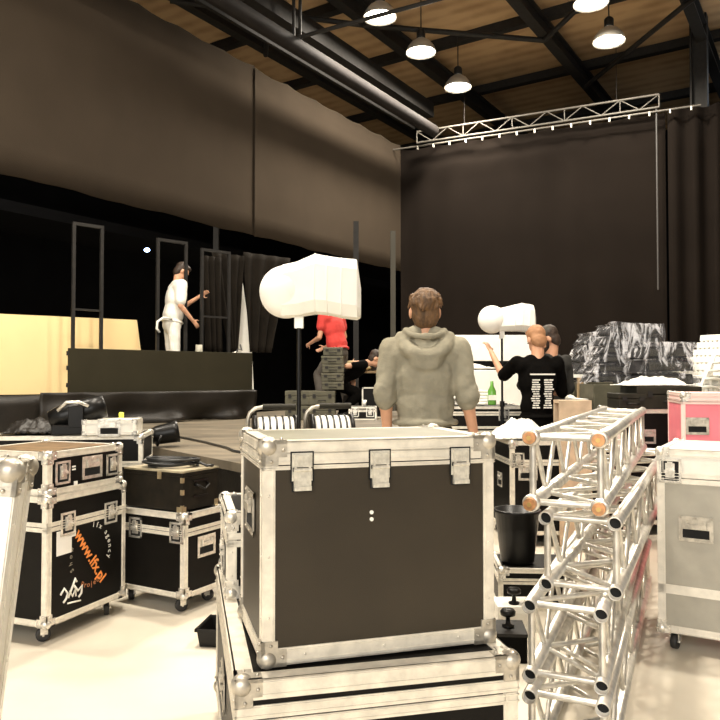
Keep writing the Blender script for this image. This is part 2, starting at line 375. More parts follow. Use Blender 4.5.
for px, py, Y, lb in lamps: highbay('glowing white '+lb, P(px, py, Y), power=170)
for i, (x, y) in enumerate([(-3.2,-11.5+0),(0.6,-16.5),(4.5,-15.8),(2.6,-13.6),(7.5,-12.5)]):
    q = room(x+2, y+2.5, 7.9); highbay('high bay lamp of the rows outside the picture', q, power=230)
# blue work light under the gallery
t = tag(MB().ell((0,0,0), (.05,.03,.035)).build('led_lamp', BLUEG, loc=P(147,250,12.5)), 'tiny bright bluish light in the dark behind the stage', 'light')

# ---------------------------------------------------------------- flight cases
_c = {}
def cached(key, fn):
    if key not in _c: _c[key] = fn()
    return _c[key]
def corner_mesh(sx, sy, sz, r, m):
    def f():
        mb = MB(); mb.ell((-sx*r*.42, -sy*r*.42, -sz*r*.42), r*.92, nu=18, nv=12); L = r*2.0; e = .006; q = r*1.25
        # three rounded flaps lying over the edges
        for ax in range(3):
            a = [0, 0, 0]; b = [0, 0, 0]
            lo = [-L, -L, -L]; hi = [e, e, e]
            lo[ax] = -.004; hi[ax] = e
            s3 = (sx, sy, sz)
            c1 = []; 
            for i in range(3):
                x0, x1 = lo[i]*s3[i], hi[i]*s3[i]; c1 += [min(x0, x1), max(x0, x1)]
            # cut to an L by two boxes
            o1 = list(c1); o2 = list(c1); i1, i2 = [i for i in range(3) if i != ax]
            def lim(c, i, dist): 
                if s3[i] > 0: c[2*i] = max(c[2*i], -dist)
                else: c[2*i+1] = min(c[2*i+1], dist)
            lim(o1, i1, q); lim(o2, i2, q)
            if s3[i1] > 0: o2[2*i1+1] = min(o2[2*i1+1], -q)
            else: o2[2*i1] = max(o2[2*i1], q)
            mb.box(*o1); mb.box(*o2)
            pos = [0, 0, 0]
            for (ia, ib) in ((i1, i2), (i2, i1)):
                pos = [0, 0, 0]; pos[ia] = -s3[ia]*L*.82; pos[ib] = -s3[ib]*q*.5; pos[ax] = s3[ax]*(e+.001)
                mb.ell(pos, r*.16, nu=8, nv=6)
        return mb.mesh('ball_corner', m)
    return cached(('cor', sx, sy, sz, r, m.name), f)
def handle_meshes(m):
    def f():
        a = MB(); W, H, e = .078, .062, .004
        a.cur = 0
        a.box(-W, W, -e, 0, H-.016, H).box(-W, W, -e, 0, -H, -H+.016).box(-W, -W+.016, -e, 0, -H, H).box(W-.016, W, -e, 0, -H, H)
        a.box(-W+.016, W-.016, -.0015, 0, -H+.016, H-.016)
        for x in (-W+.008, 0, W-.008):
            for z in (-H+.008, H-.008): a.ell((x, -e, z), .0035, nu=8, nv=6)
        a.cur = 1; a.box(-W+.018, W-.018, -.0022, -.0015, -H+.018, -.002)  # flat dark plate painted as the shade of the handle dish
        b = MB(); b.box(-.046, .046, -.014, -.004, .002, .026).box(-.046, -.036, -.012, -.003, .02, .042).box(.036, .046, -.012, -.003, .02, .042)
        return a.mesh('case_handle', [m, VOID]), b.mesh('grip', m)
    return cached(('h', m.name), f)
def latch_meshes(kind):
    def f():
        a = MB()
        if kind == 'butterfly':
            W, H, e = .052, .060, .005
            a.box(-W, W, -e, 0, H-.012, H).box(-W, W, -e, 0, -H, -H+.012).box(-W, -W+.012, -e, 0, -H, H).box(W-.012, W, -e, 0, -H, H)
            a.cur = 1; a.box(-W+.012, W-.012, -.0012, 0, -H+.012, H-.012); a.cur = 0
            b = MB(); b.box(-.022, .022, -.010, -.002, -.034, .038).tube((0,-.010,0),(0,-.018,0), .020, n=14).box(-.026, .026, -.024, -.018, -.006, .006).box(-.012, .012, -.013, -.009, .02, .046)
            return a.mesh('latch', [CHROME, VOID]), b.mesh('latch_key', CHROME)
        a.cur = 1; a.box(-.032, .032, -.0025, 0, -.034, .049).box(-.028, .028, -.0025, 0, -.059, -.03).box(-.026,.026,-.0115,-.004,-.004,.006); a.cur = 0  # dark back plates draw shade lines round the latch
        a.box(-.028, .028, -.004, 0, -.03, .045).box(-.024, .024, -.010, -.004, .008, .04)
        for x in (-.021, .021):
            for z in (.038, -.022, .004): a.ell((x, -.005, z), .0035, nu=8, nv=6)
        for x in (-.014, 0, .014): a.box(x-.002, x+.002, -.0125, -.010, .012, .036)
        b = MB(); b.box(-.0235, .0235, -.011, -.003, -.055, -.002).box(-.0235, .0235, -.016, -.008, -.055, -.044).tube((-.025,-.009,0),(.025,-.009,0), .006, n=10).box(-.022,-.016,-.013,-.009,-.04,.01).box(.016,.022,-.013,-.009,-.04,.01)
        LA = mat('latch_aluminium', (.72,.68,.58), .35, .4, .3, 60, .1, 60); return a.mesh('latch', [LA, VOID]), b.mesh('latch_key', LA)
    return cached(('l', kind), f)
def caster_meshes():
    def f():
        a = MB(); a.box(-.042, .042, -.035, .035, .090, .0965); a.tube((0,0,.082),(0,0,.092), .024, n=14)
        a.box(-.026, .010, -.022, -.018, .038, .084).box(-.026, .010, .018, .022, .038, .084).tube((-.012,-.026,.036),(-.012,.026,.036), .006, n=8)
        b = MB(); b.lathe([(.0,-.012),(.020,-.013),(.034,-.015),(.0365,-.010),(.0365,.010),(.034,.015),(.020,.013),(0,.012)], 20, M=Matrix.Translation((-.012,0,.0365)) @ Matrix.Rotation(PI/2, 4, 'X'))
        return a.mesh('caster', CHROME), b.mesh('wheel', RUBBER)
    return cached('caster', f)
FACES = {'F': (0, -1, 0), 'R': (1, 0, PI/2), 'B': (0, 1, PI), 'L': (-1, 0, -PI/2)}
def flight_case(label, W, D, H, loc, rz, lowb=None, vband=None, panel=PANEL, casters=True, lid=None, band=.03, topband=None, acc=(), cat='flight case', group=None, alu=ALU, ball=.029, name='flight_case', rot=None, lidpanel=None, z0=None, rivets=True):
    t = thing(name, label, cat, loc, rz, group, rot=rot)
    z0 = (.0965 if casters else 0.0) if z0 is None else z0; z1 = z0+H; hx, hy = W/2, D/2; e = .0035; tb = topband or band; lowb = lowb or band*.8; vband = vband or band
    zs = z1-lid if lid else None
    if lid:
        MB().box(-hx, hx, -hy, hy, z0, zs-.0015).build('body', panel, t, bevel=.002)
        MB().box(-hx, hx, -hy, hy, zs+.0015, z1).build('lid', lidpanel or panel, t, bevel=.002)
    else: MB().box(-hx, hx, -hy, hy, z0, z1).build('body', panel, t, bevel=.002)
    def ring(mb, zb, zt, M=None):   # vertical faces, horizontal strip
        def strip(a, b, c, d, zz0, zz1): mb.box(a, b, c, d, zz0, zz1)
        for (zz0, zz1, ee) in [(zb, zt, e)] + [(zb+(zt-zb)*q, zb+(zt-zb)*q+.003, e+.0024) for q in ((.2, .8) if zt-zb < .06 else (.12, .3, .5, .68, .86))]:
            mb.box(-hx-ee, hx+ee, -hy-ee, -hy+.001, zz0, zz1).box(-hx-ee, hx+ee, hy-.001, hy+ee, zz0, zz1)
            mb.box(-hx-ee, -hx+.001, -hy-ee, hy+ee, zz0, zz1).box(hx-.001, hx+ee, -hy-ee, hy+ee, zz0, zz1)
    def verts(mb, zb, zt):
        for sx in (-1, 1):
            for sy in (-1, 1):
                for off, wd, ee in [(0, vband, e), (vband*.75, .003, e+.0024)]:
                    x = sx*hx; y = sy*hy
                    mb.box(x-sx*off, x-sx*(off+wd), y-sy*.001, y+sy*ee, zb, zt); mb.box(x-sx*.001, x+sx*ee, y-sy*off, y-sy*(off+wd), zb, zt)
                if rivets:
                    nz = max(2, int((zt-zb)/.16)); 
                    for i in range(nz):
                        zz = zb+(i+.5)*(zt-zb)/nz
                        mb.ell((sx*(hx-vband*.45), sy*(hy+e), zz), .0038, nu=6, nv=4); mb.ell((sx*(hx+e), sy*(hy-vband*.45), zz), .0038, nu=6, nv=4)
    def capf(mb, z, s):             # top or bottom rim
        zz0, zz1 = sorted((z-s*.001, z+s*e))
        mb.box(-hx-e, hx+e, -hy-e, -hy+band, zz0, zz1).box(-hx-e, hx+e, hy-band, hy+e, zz0, zz1)
        mb.box(-hx-e, -hx+band, -hy+band, hy-band, zz0, zz1).box(hx-band, hx+e, -hy+band, hy-band, zz0, zz1)
    mb = MB(); ring(mb, z0-e, z0+band); capf(mb, z0, -1); verts(mb, z0+band, (zs if zs else z1-tb))
    if zs: ring(mb, zs-lowb, zs-.002)
    else: ring(mb, z1-tb, z1+e); capf(mb, z1, 1)
    if rivets:
        nx = max(2, int(W/.17))
        for i in range(nx):
            mb.ell((-hx+(i+.5)*W/nx, -hy-e-.001, z0+band*.5), .004, nu=6, nv=4)
    mb.build('aluminium_edging', alu, t)
    if zs:
        mb = MB(); ring(mb, zs+.002, zs+band*.8); ring(mb, z1-tb, z1+e); capf(mb, z1, 1); verts(mb, zs+band*.8, z1-tb); mb.build('lid_edging', alu, t)
    for sx in (-1, 1):
        for sy in (-1, 1):
            for sz, z in ((-1, z0), (1, z1)): link_mesh('ball_corner', corner_mesh(sx, sy, sz, ball, CHROME if ball < .03 else ALUD), t, (sx*hx, sy*hy, z))
    if casters:
        ca, wh = caster_meshes()
        for sx in (-1, 1):
            for sy in (-1, 1):
                c = link_mesh('caster', ca, t, (sx*(hx-.07), sy*(hy-.07), z0-.0965), (0, 0, random.uniform(-1.5, 1.5))); link_mesh('wheel', wh, c)
    for (face, kind, uu, zz) in acc:
        fx, fy, fr = FACES[face]; M = Matrix.Rotation(fr, 4, 'Z'); p = Vector((fx*hx, fy*hy, 0)) + M @ Vector((uu, -e-.0005, 0)); p.z = z0+zz
        if kind == 'handle': a, b = handle_meshes(ALUD if alu is not ALU else CHROME); nm = ('handle', 'grip')
        else: a, b = latch_meshes(kind); nm = ('latch', 'latch_key')
        o = link_mesh(nm[0], a, t, p, (0, 0, fr)); link_mesh(nm[1], b, o)
    return t
def on_front(t, mesh, name, x, z, D, m=None, rz=0, y=.0015, face='F', W=0):
    """flat print on a case face"""
    if m: mesh.materials.clear(); mesh.materials.append(m)
    fx, fy, fr = FACES[face]; hx = W/2
    o = bpy.data.objects.new(name, mesh); COL.objects.link(o); o.parent = t
    M = Matrix.Translation((fx*hx, fy*D/2, 0)) @ Matrix.Rotation(fr, 4, 'Z') @ Matrix.Translation((x, -y, z)) @ Matrix.Rotation(PI/2, 4, 'X') @ Matrix.Rotation(rz, 4, 'Z')
    o.matrix_local = M; return o
def front_center(pl, pr, D):
    """root location + rotation from front-left and front-right base corners and depth"""
    d = (pr-pl); a = math.atan2(d.y, d.x); n = Vector((-math.sin(a), math.cos(a), 0)); c = (pl+pr)/2 + n*(D/2); return Vector((c.x, c.y, 0)), a, d.length

# lower big case
HB = .59; LZ = HB+.004
pl = G(237, 681, LZ); pr = G(521, 661, LZ); a_low = R(13.4); Wl = .765; Dl = 1.17
ux = Vector((math.cos(a_low), math.sin(a_low), 0)); uy = Vector((-ux.y, ux.x, 0))
cl = pl + ux*(Wl/2) + uy*(Dl/2)
flight_case('large black flight case lying lowest in front centre, with double aluminium bands', Wl, Dl, HB-.0965, (cl.x, cl.y, 0), a_low, panel=PANEL, casters=True, lid=.098, band=.045, topband=.048, vband=.04, lowb=.03, ball=.032,
    alu=mat('bright_worn_aluminium', (.84,.78,.66), .38, .3, .25, 20, .15, 50), acc=[('L','handle',0,.25),('R','handle',0,.25)])
# main case
Wm, Dm, Hm = .670, .44, .587; am = R(16.5); ux = Vector((math.cos(am), math.sin(am), 0)); uy = Vector((-ux.y, ux.x, 0))
pm_ = G(263, 668, LZ); cm = pm_ + ux*(Wm/2) + uy*(Dm/2)
mainc = flight_case('big brown-black flight case on the lower case in the centre, three latches on its lid', Wm, Dm, Hm, (cm.x, cm.y, LZ+.006), am, panel=PANELM, casters=False, lid=.062, lowb=.012, vband=.031, band=.042, topband=.034,
    ball=.031, alu=MATS['bright_worn_aluminium'], lidpanel=MATS['bright_worn_aluminium'], acc=[('F','draw',-.232,.513),('F','draw',-.012,.513),('F','draw',.230,.513),('L','handle',0,.37),('R','handle',0,.37)])
MB().tube((-.035, -Dm/2-.004, .388), (-.035, -Dm/2+.002, .388), .0055, n=12).build('screw', PRINT, mainc)
MB().tube((-.035, -Dm/2-.004, .369), (-.035, -Dm/2+.002, .369), .0055, n=12).build('screw', PRINT, mainc)
mt = MB().box(-Wm/2+.04, Wm/2-.04, -Dm/2+.04, Dm/2-.04, Hm, Hm+.004).build('top_panel', mat('olive_top_panel', (.20,.19,.13), .5, 0, .3, 6), mainc)  # top sheet coloured olive, paler than the case sides
# mid case on the lower one, behind main
ux = Vector((math.cos(a_low), math.sin(a_low), 0)); uy = Vector((-ux.y, ux.x, 0))
pmid = pl + uy*.70 + ux*.015; cmid = pmid + ux*.31 + uy*.225
flight_case('small black flight case on the lower case, hidden behind the big centre case', .62, .45, .285, (cmid.x, cmid.y, LZ+.006), a_low, casters=False, lid=.09, band=.03, acc=[('L','handle',0,.1),('F','butterfly',0,.19)])

# left stack
aL = R(69); uxL = Vector((math.cos(aL), math.sin(aL), 0)); uyL = Vector((-uxL.y, uxL.x, 0))
pn = G(46, 628, .0965); WL, DL, HL = .60, .62, .655
c = pn + uxL*(WL/2) + uyL*(DL/2)
lfx = flight_case('tall black flight case on casters at left with orange web address print and paper label', WL, DL, HL, (c.x, c.y, 0), aL, lid=.155, band=.03,
    acc=[('F','butterfly',-.16,.50),('F','butterfly',.17,.50),('L','handle',.05,.30),('R','handle',0,.3),('L','butterfly',-.15,.50)])
on_front(lfx, text_mesh('www.lfx.pl', .086, fat=.0016), 'web_address_print', .015, .385+.0, DL, ORANGE, rz=R(-56))
def arc_text(txt, r, a0, a1, size, m, name):
    big = MB()
    for i, ch in enumerate(txt):
        if ch == ' ': continue
        a = R(a0 + (a1-a0)*i/max(1, len(txt)-1)); me = text_mesh(ch, size)
        M = Matrix.Translation((r*math.cos(a), r*math.sin(a), 0)) @ Matrix.Rotation(a-PI/2 if a1 < a0 else a+PI/2, 4, 'Z')
        big.add([p.co for p in me.vertices], [tuple(p.vertices) for p in me.polygons], False, M)
    return on_front(lfx, big.mesh(name, m), name, .015, .40, DL)
arc_text('lfx agency', .155, 82, -18, .042, PRINT, 'agency_print')
arc_text('Show', .15, 203, 160, .036, mat('faded_print', (.30,.27,.2), .7), 'faded_print')
arc_text('Project', .165, 248, 298, .042, mat('brown_print', (.42,.17,.07), .7), 'project_print')
MB().box(-.235, -.13, -DL/2-.003, -DL/2, .44, .565).box(-.13, -.10, -DL/2-.003, -DL/2, .52, .57).build('paper_label', PAPER, lfx)
mb = MB(); D_ = -DL/2-.002     # small white running-figure emblem
mb.path([(-.205,D_,.235),(-.18,D_,.262),(-.155,D_,.232),(-.165,D_,.205),(-.185,D_,.19)], .006, 6)
mb.path([(-.15,D_,.205),(-.115,D_,.265),(-.10,D_,.295),(-.09,D_,.275)], .006, 6)
mb.path([(-.11,D_,.26),(-.08,D_,.225),(-.05,D_,.245),(-.055,D_,.205),(-.075,D_,.19)], .006, 6)
mb.path([(-.155,D_,.178),(-.06,D_,.168)], .005, 6); mb.path([(-.14,D_,.24),(-.12,D_,.205),(-.1,D_,.24),(-.095,D_,.2)], .005, 6)
mb.build('white_emblem', PRINT, lfx)
zt = .0965+HL+.006
c2 = pn + uxL*(.29) + uyL*(.30) + uxL*.01
rack = flight_case('low black rack case on the tall printed case at left, handle between two latches', .57, .57, .215, (c2.x, c2.y, zt), aL, casters=False, band=.03, acc=[('F','butterfly',-.185,.107),('F','butterfly',.20,.107),('F','handle',.035,.112),('L','handle',0,.107)])
MB().box(-.1, -.075, -.289, -.286, .03, .05).box(-.115, -.09, -.289, -.286, .11, .118).box(-.115, -.09, -.289, -.286, .125, .133).build('paper_label', PAPER, rack)
MB().box(-.235, .235, -.235, .235, .215, .219).build('top_panel', mat('mottled_brown_panel', (.22,.14,.07), .5, 0, .5, 9), rack)  # top sheet coloured mottled brown, paler than the rack sides

# second left case + trunk
aE = R(-29); uxE = Vector((math.cos(aE), math.sin(aE), 0)); uyE = Vector((-uxE.y, uxE.x, 0))
pn2 = G(184, 599, .0965); WE, DE, HE = .56, .37, .475
c = pn2 - uxE*(WE/2) + uyE*(DE/2)
flight_case('black flight case on casters right of the tall printed case, carrying an old trunk', WE, DE, HE, (c.x, c.y, 0), aE, lid=.105, band=.028, acc=[('F','butterfly',.225,.37),('F','butterfly',-.1,.37),('R','handle',.0,.27)])
zE = .0965+HE+.006
pt = pn2 - uxE*.045 + uyE*.03
t = thing('storage_trunk', 'small worn black wooden trunk with brass corners on the second case at left', 'trunk', (pt.x, pt.y, zE), aE)
TR = mat('scuffed_black_wood', (.016,.012,.007), .6, 0, .6, 14, spec=.2); BR = mat('worn_brass', (.50,.40,.24), .4, .6, .4, 30)
MB().box(-.46, 0, 0, .31, .006, .205).build('body', TR, t, bevel=.003)
MB().box(-.463, .003, -.003, .313, .205, .235).build('lid', TR, t, bevel=.003)
mb = MB().box(-.465, .005, -.006, .002, .228, .238).box(-.465, .005, .308, .316, .228, .238).box(-.006, .006, -.005, .315, .228, .238).box(-.466, -.458, -.005, .315, .228, .238)
mb.box(-.46, .0, .0, .31, .2355, .2385); mb.build('lid_top', mat('tan_lid_top', (.42,.36,.24), .6, 0, .45, 9), t)  # lid top coloured tan, paler than the trunk sides
mb = MB()
for z0_, z1_ in ((0, .04), (.10, .13), (.17, .20)): mb.box(-.014, .002, -.003, .0, z0_, z1_).box(0, .003, -.003, .014, z0_, z1_)
mb.box(-.04, .003, -.004, 0, 0, .03).box(0, .004, 0, .03, 0, .03).box(0, .004, .28, .313, 0, .04); mb.build('brass_corners', BR, t)
MB().box(-.19, -.16, -.008, -.003, .185, .228).build('clasp', BR, t)
mb = MB().box(.0, .006, .09, .22, .075, .085).box(0, .006, .09, .22, .165, .175); mb.path([(.004,.10,.15),(.03,.11,.145),(.035,.155,.12),(.03,.2,.145),(.004,.21,.15)], .007); mb.build('carry_handle', BLACK, t)
# cable coil on trunk
def coil(name, label, c, r, turns, rr, m, cat='cable', tails=True, sq=.75, seed=1):
    random.seed(seed); pts = []
    for i in range(turns*20):
        a = 2*PI*i/20; q = r*(1+.13*math.sin(a*.37+seed)); pts.append((q*math.cos(a)+.012*math.sin(a*.23), q*sq*math.sin(a), rr+ (i/(turns*20))*rr*5 + .006*math.sin(a*1.3)))
    if tails: pts += [(r*1.25, .02, rr*2), (r*1.55, -.03, rr), (r*1.8, -.01, rr)]
    o = MB().path(pts, rr, 6).build(name, m, loc=c); return tag(o, label, cat)
cc = pt - uxE*.23 + uyE*.15
coil('cable_coil', 'coil of black cable lying on the old trunk at left', (cc.x, cc.y, zE+.2395), .145, 6, .0085, CABLE, seed=2)
# monitor wedge-ish black lamp behind trunk on deck edge
pk = P(163, 452, 5.9); 
t = thing('clamp_lamp', 'small black stage lamp head with white lens lying on the deck behind the trunk', 'stage lamp', (pk.x, pk.y, .805), R(20))
MB().lathe([(0,-.13),(.05,-.12),(.075,-.05),(.085,.08),(.09,.12),(.07,.12),(0,.1)], 20, M=Matrix.Translation((0,0,.10)) @ Matrix.Rotation(R(80),4,'Y')).build('housing', BLACK, t)
MB().lathe([(0,0),(.04,0),(.035,.02),(0,.025)], 16, M=Matrix.Translation((.10,-.03,.115)) @ Matrix.Rotation(R(80),4,'Y')).build('lens', WHITEP, t)
MB().path([(-.02,-.1,.1),(-.05,-.1,.02),(-.05,.1,.02),(-.02,.1,.1)], .01).build('yoke', BLACK, t)

# far-left light leaning lid
lrot = (R(-2), R(6), R(12)); Lm = Euler(lrot).to_matrix(); corner = P(17, 466, 1.62) ; lH = 1.10
lloc = corner - Lm @ Vector((.25, -.08, lH)); lloc.z = max(lloc.z, .03)
flight_case('cream-white flight case lid with silver ball corner leaning at the left edge', .5, .16, lH, tuple(lloc), 0, panel=PANELW, casters=False, band=.05, ball=.034, alu=mat('bright_edging', (.90,.87,.80), .4, .2, .12, 20, .1, 50), rot=lrot)
# black bins near lower case
def bin_(label, W, D, H, loc, rz):
    t = thing('plastic_bin', label, 'bin', loc, rz)
    b = .9; mb = MB(); n = .008
    def shell(x, y, z): return [(-x,-y,z),(x,-y,z),(x,y,z),(-x,y,z)]
    vs = shell(W/2*b, D/2*b, 0)+shell(W/2, D/2, H)+shell(W/2-n, D/2-n, H)+shell(W/2*b-n, D/2*b-n, n)
    fs = [(3,2,1,0)]+[(k,(k+1)%4,4+(k+1)%4,4+k) for k in range(4)]+[(4+k,4+(k+1)%4,8+(k+1)%4,8+k) for k in range(4)]+[(8+k,8+(k+1)%4,12+(k+1)%4,12+k) for k in range(4)]+[(12,13,14,15)]
    mb.add(vs, fs); mb.build('tub', BLACK, t, bevel=.002)
    r = MB(); x, y = W/2+.008, D/2+.008
    r.box(-x, x, -y, -y+.014, H-.012, H+.002).box(-x, x, y-.014, y, H-.012, H+.002).box(-x, -x+.014, -y, y, H-.012, H+.002).box(x-.014, x, -y, y, H-.012, H+.002); r.build('rim', BLACK, t)
p = G(213, 651, 0); bin_('low black plastic tray on the floor left of the lower centre case', .25, .22, .09, (p.x+.045, p.y+.14, 0), R(-8))
#bin_('upright black plastic bin behind the left side of the lower centre case', .17, .17, .56, (-.70, 3.32, 0), R(10))

# ---------------------------------------------------------------- trusses
def truss_mesh(L, s=.24, ro=.025, capped=False):
    chord = MB(); h = s/2
    for sx in (-1, 1):
        for sz in (-1, 1): chord.pipe((sx*h, 0, sz*h), (sx*h, L, sz*h), ro, ro-.004, 20)
    inner = MB()
    for sx in (-1, 1):
        for sz in (-1, 1): inner.tube((sx*h, .03, sz*h), (sx*h, L-.03, sz*h), ro-.0045, n=16)
    br = MB(); n = int(L/.24)
    for y in (.045, L-.045):
        for sx in (-1, 1): br.tube((sx*h, y, -h), (sx*h, y, h), .0125, n=10)
        for sz in (-1, 1): br.tube((-h, y, sz*h), (h, y, sz*h), .0125, n=10)
    st = (L-.15)/n
    for i in range(n):
        y0 = .075+i*st; y1 = y0+st
        for sx in (-1, 1): a, b = (-h, h) if i % 2 else (h, -h); br.tube((sx*h, y0, a), (sx*h, y1, b), .010, n=8)
        for sz in (-1, 1): a, b = (-h, h) if (i+(sz > 0)) % 2 else (h, -h); br.tube((a, y0, sz*h), (b, y1, sz*h), .010, n=8)
    return chord, inner, br
def truss(label, loc, rz, L, capped, nm='stage_truss'):
    t = thing(nm, label, 'truss', loc, rz, 'stacked box trusses'); h = .12
    ch, inn, br = cached(('truss', L), lambda: truss_mesh(L))
    ch.build('chord_tubes', TRUSS, t); br.build('braces', TRUSS, t)
    inn.build('bore_shade', VOID, t)  # black cores paint the darkness inside the hollow tubes
    if capped:
        for sx in (-1, 1):
            for sz in (-1, 1):
                o = MB().tube((sx*h, -.028, sz*h), (sx*h, .012, sz*h), .0225, .0225, n=18).build('copper_end', COPPER, t)
                MB().tube((sx*h, -.032, sz*h), (sx*h, -.026, sz*h), .009, n=6).build('bolt', mat('brass_bolt', (.6,.42,.15), .35, .6), o)
                MB().lathe([(.0252,0),(.032,.004),(.032,.03),(.0252,.04)], 20, M=Matrix.Translation((sx*h, 0, sz*h)) @ Matrix.Rotation(-PI/2, 4, 'X')).build('collar', CHROME, t)
    return t
aT = -R(24.5)
tl = [((564, 440), 2.62, True, 'top silver box truss of the stack, copper-coloured tube ends'), ((579, 520), 2.60, False, 'second silver box truss from the top of the stack, open tube ends'),
      ((564, 602), 2.52, False, 'third silver box truss down the stack, set slightly left'), ((565, 690), 2.47, False, 'lowest silver box truss resting on the floor')]
for i, ((px, py), Y, cap_, lb) in enumerate(tl):
    z = .147 + .2915*(3-i); p = P(px, py, Y)
    truss(lb, (p.x, Y, z), aT + R([0, -1.5, .5, 0][i]), [2.5, 2.9, 2.7, 2.7][i], cap_)

# ---------------------------------------------------------------- right side cases
aR = -R(31); q = G(659, 630, .0965); uxR = Vector((math.cos(aR), math.sin(aR), 0)); uyR = Vector((-uxR.y, uxR.x, 0))
WR, DR, HR = .72, .6, .905; c = q + uxR*(WR/2) + uyR*(DR/2)
gc = flight_case('tall grey flight case with cream lid on casters at the right edge', WR, DR, HR, (c.x, c.y, 0), aR, panel=PANELG, lid=.14, band=.034, lidpanel=PANELW,
    alu=mat('pale_edging', (.80,.75,.65), .45, .2, .15, 20, .1, 50), acc=[('F','handle',-.185,.52),('F','butterfly',-.30,.80),('L','handle',0,.5)])
e_ = .0035; MB().box(-WR/2+.001, WR/2, -DR/2-e_, -DR/2, .0965+.19, .0965+.235).box(-WR/2-e_, -WR/2, -DR/2, DR/2, .0965+.19, .0965+.235).build('middle_band', MATS['pale_edging'], gc)
# pink
aP = -R(14); Yp = 5.3; q = P(682, 393, Yp); uxP = Vector((math.cos(aP), math.sin(aP), 0)); uyP = Vector((-uxP.y, uxP.x, 0)); HP = q.z-.1
c = Vector((q.x, q.y, 0)) + uxP*.3 + uyP*.3
pk = flight_case('bright pink flight case behind the grey case at the right edge', .6, .6, HP, (c.x, c.y, 0), aP, panel=PANELP, lid=.06, lidpanel=mat('pale_pink_lid', (.9,.62,.58), .5), band=.022, acc=[('F','handle',-.20,HP-.235)], alu=mat('pinkish_edging', (.85,.66,.60), .5, .1))
# black case with two handles
Yb = 6.3; q = P(643, 409, Yb); Hb = q.z-.1; 
flight_case('long black flight case with silver frame and two pinkish handles behind the trusses', 1.15, .6, Hb, (q.x+.10+.28, Yb+.3, 0), -R(3), band=.035, lid=.0, acc=[('F','handle',-.33,Hb-.235),('F','handle',-.055,Hb-.235)])
zb = Hb+.1
# dark boxes on it
def equip_box(label, W, D, H, loc, rz, m=DGREY, name='equipment_case', cat='equipment case', group=None, ribs=True):
    t = thing(name, label, cat, loc, rz, group)
    MB().box(-W/2, W/2, -D/2, D/2, 0, H*.62).build('body', m, t, bevel=.006)
    MB().box(-W/2-.003, W/2+.003, -D/2-.003, D/2+.003, H*.64, H).build('lid', m, t, bevel=.008)
    for s in (-1, 1): MB().box(s*W*.3-.02, s*W*.3+.02, -D/2-.012, -D/2, H*.5, H*.78).build('catch', STEELD, t)
    MB().path([(-.05,-D/2,H*.3),(-.045,-D/2-.02,H*.32),(.045,-D/2-.02,H*.32),(.05,-D/2,H*.3)], .006).build('grip', STEELD, t)
    return t
p = P(660, 404, 6.5); equip_box('dark olive plastic equipment case on the long black flight case', .56, .4, .19, (p.x, 6.5, zb+.005), 0)
p = P(627, 405, 6.45); equip_box('smaller dark olive box left of the larger one behind the trusses', .25, .3, .13, (p.x, 6.45, zb+.005), 0)
def cloth(label, c, rx, ry, h, seed, m=CLOTH, name='white_cloth', droop=.0, cat='cloth'):
    nu, nv = 44, 28; vs = []
    for j in range(nv+1):
        for i in range(nu+1):
            a = (i/nu)*2-1; b = (j/nv)*2-1
            rr = min(1, (abs(a)**2.4+abs(b)**2.4)); zz = h*(1-rr)*(.75+.5*noise.noise(Vector((a*2.2+seed, b*2.2, 1)))) + .25*h*abs(noise.noise(Vector((a*6, b*6+seed, 3))))
            k = 1+.12*noise.noise(Vector((a*2, b*2, seed)))
            vs.append((a*rx*k, b*ry*k, max(.004, zz) - droop*max(0, rr-.6)))
    W = nu+1; fs = [(j*W+i, j*W+i+1, (j+1)*W+i+1, (j+1)*W+i) for j in range(nv) for i in range(nu)]
    o = MB().add(vs, fs, True).build(name, m, loc=c); s = o.modifiers.new('thickness', 'SOLIDIFY'); s.thickness = .006; s.offset = 1
    return tag(o, label, cat)
p = P(655, 383, 6.5); cloth('crumpled cream sheet on the dark olive case below the wrapped speakers', (p.x-.03, 6.5, zb+.198), .30, .19, .085, 4)
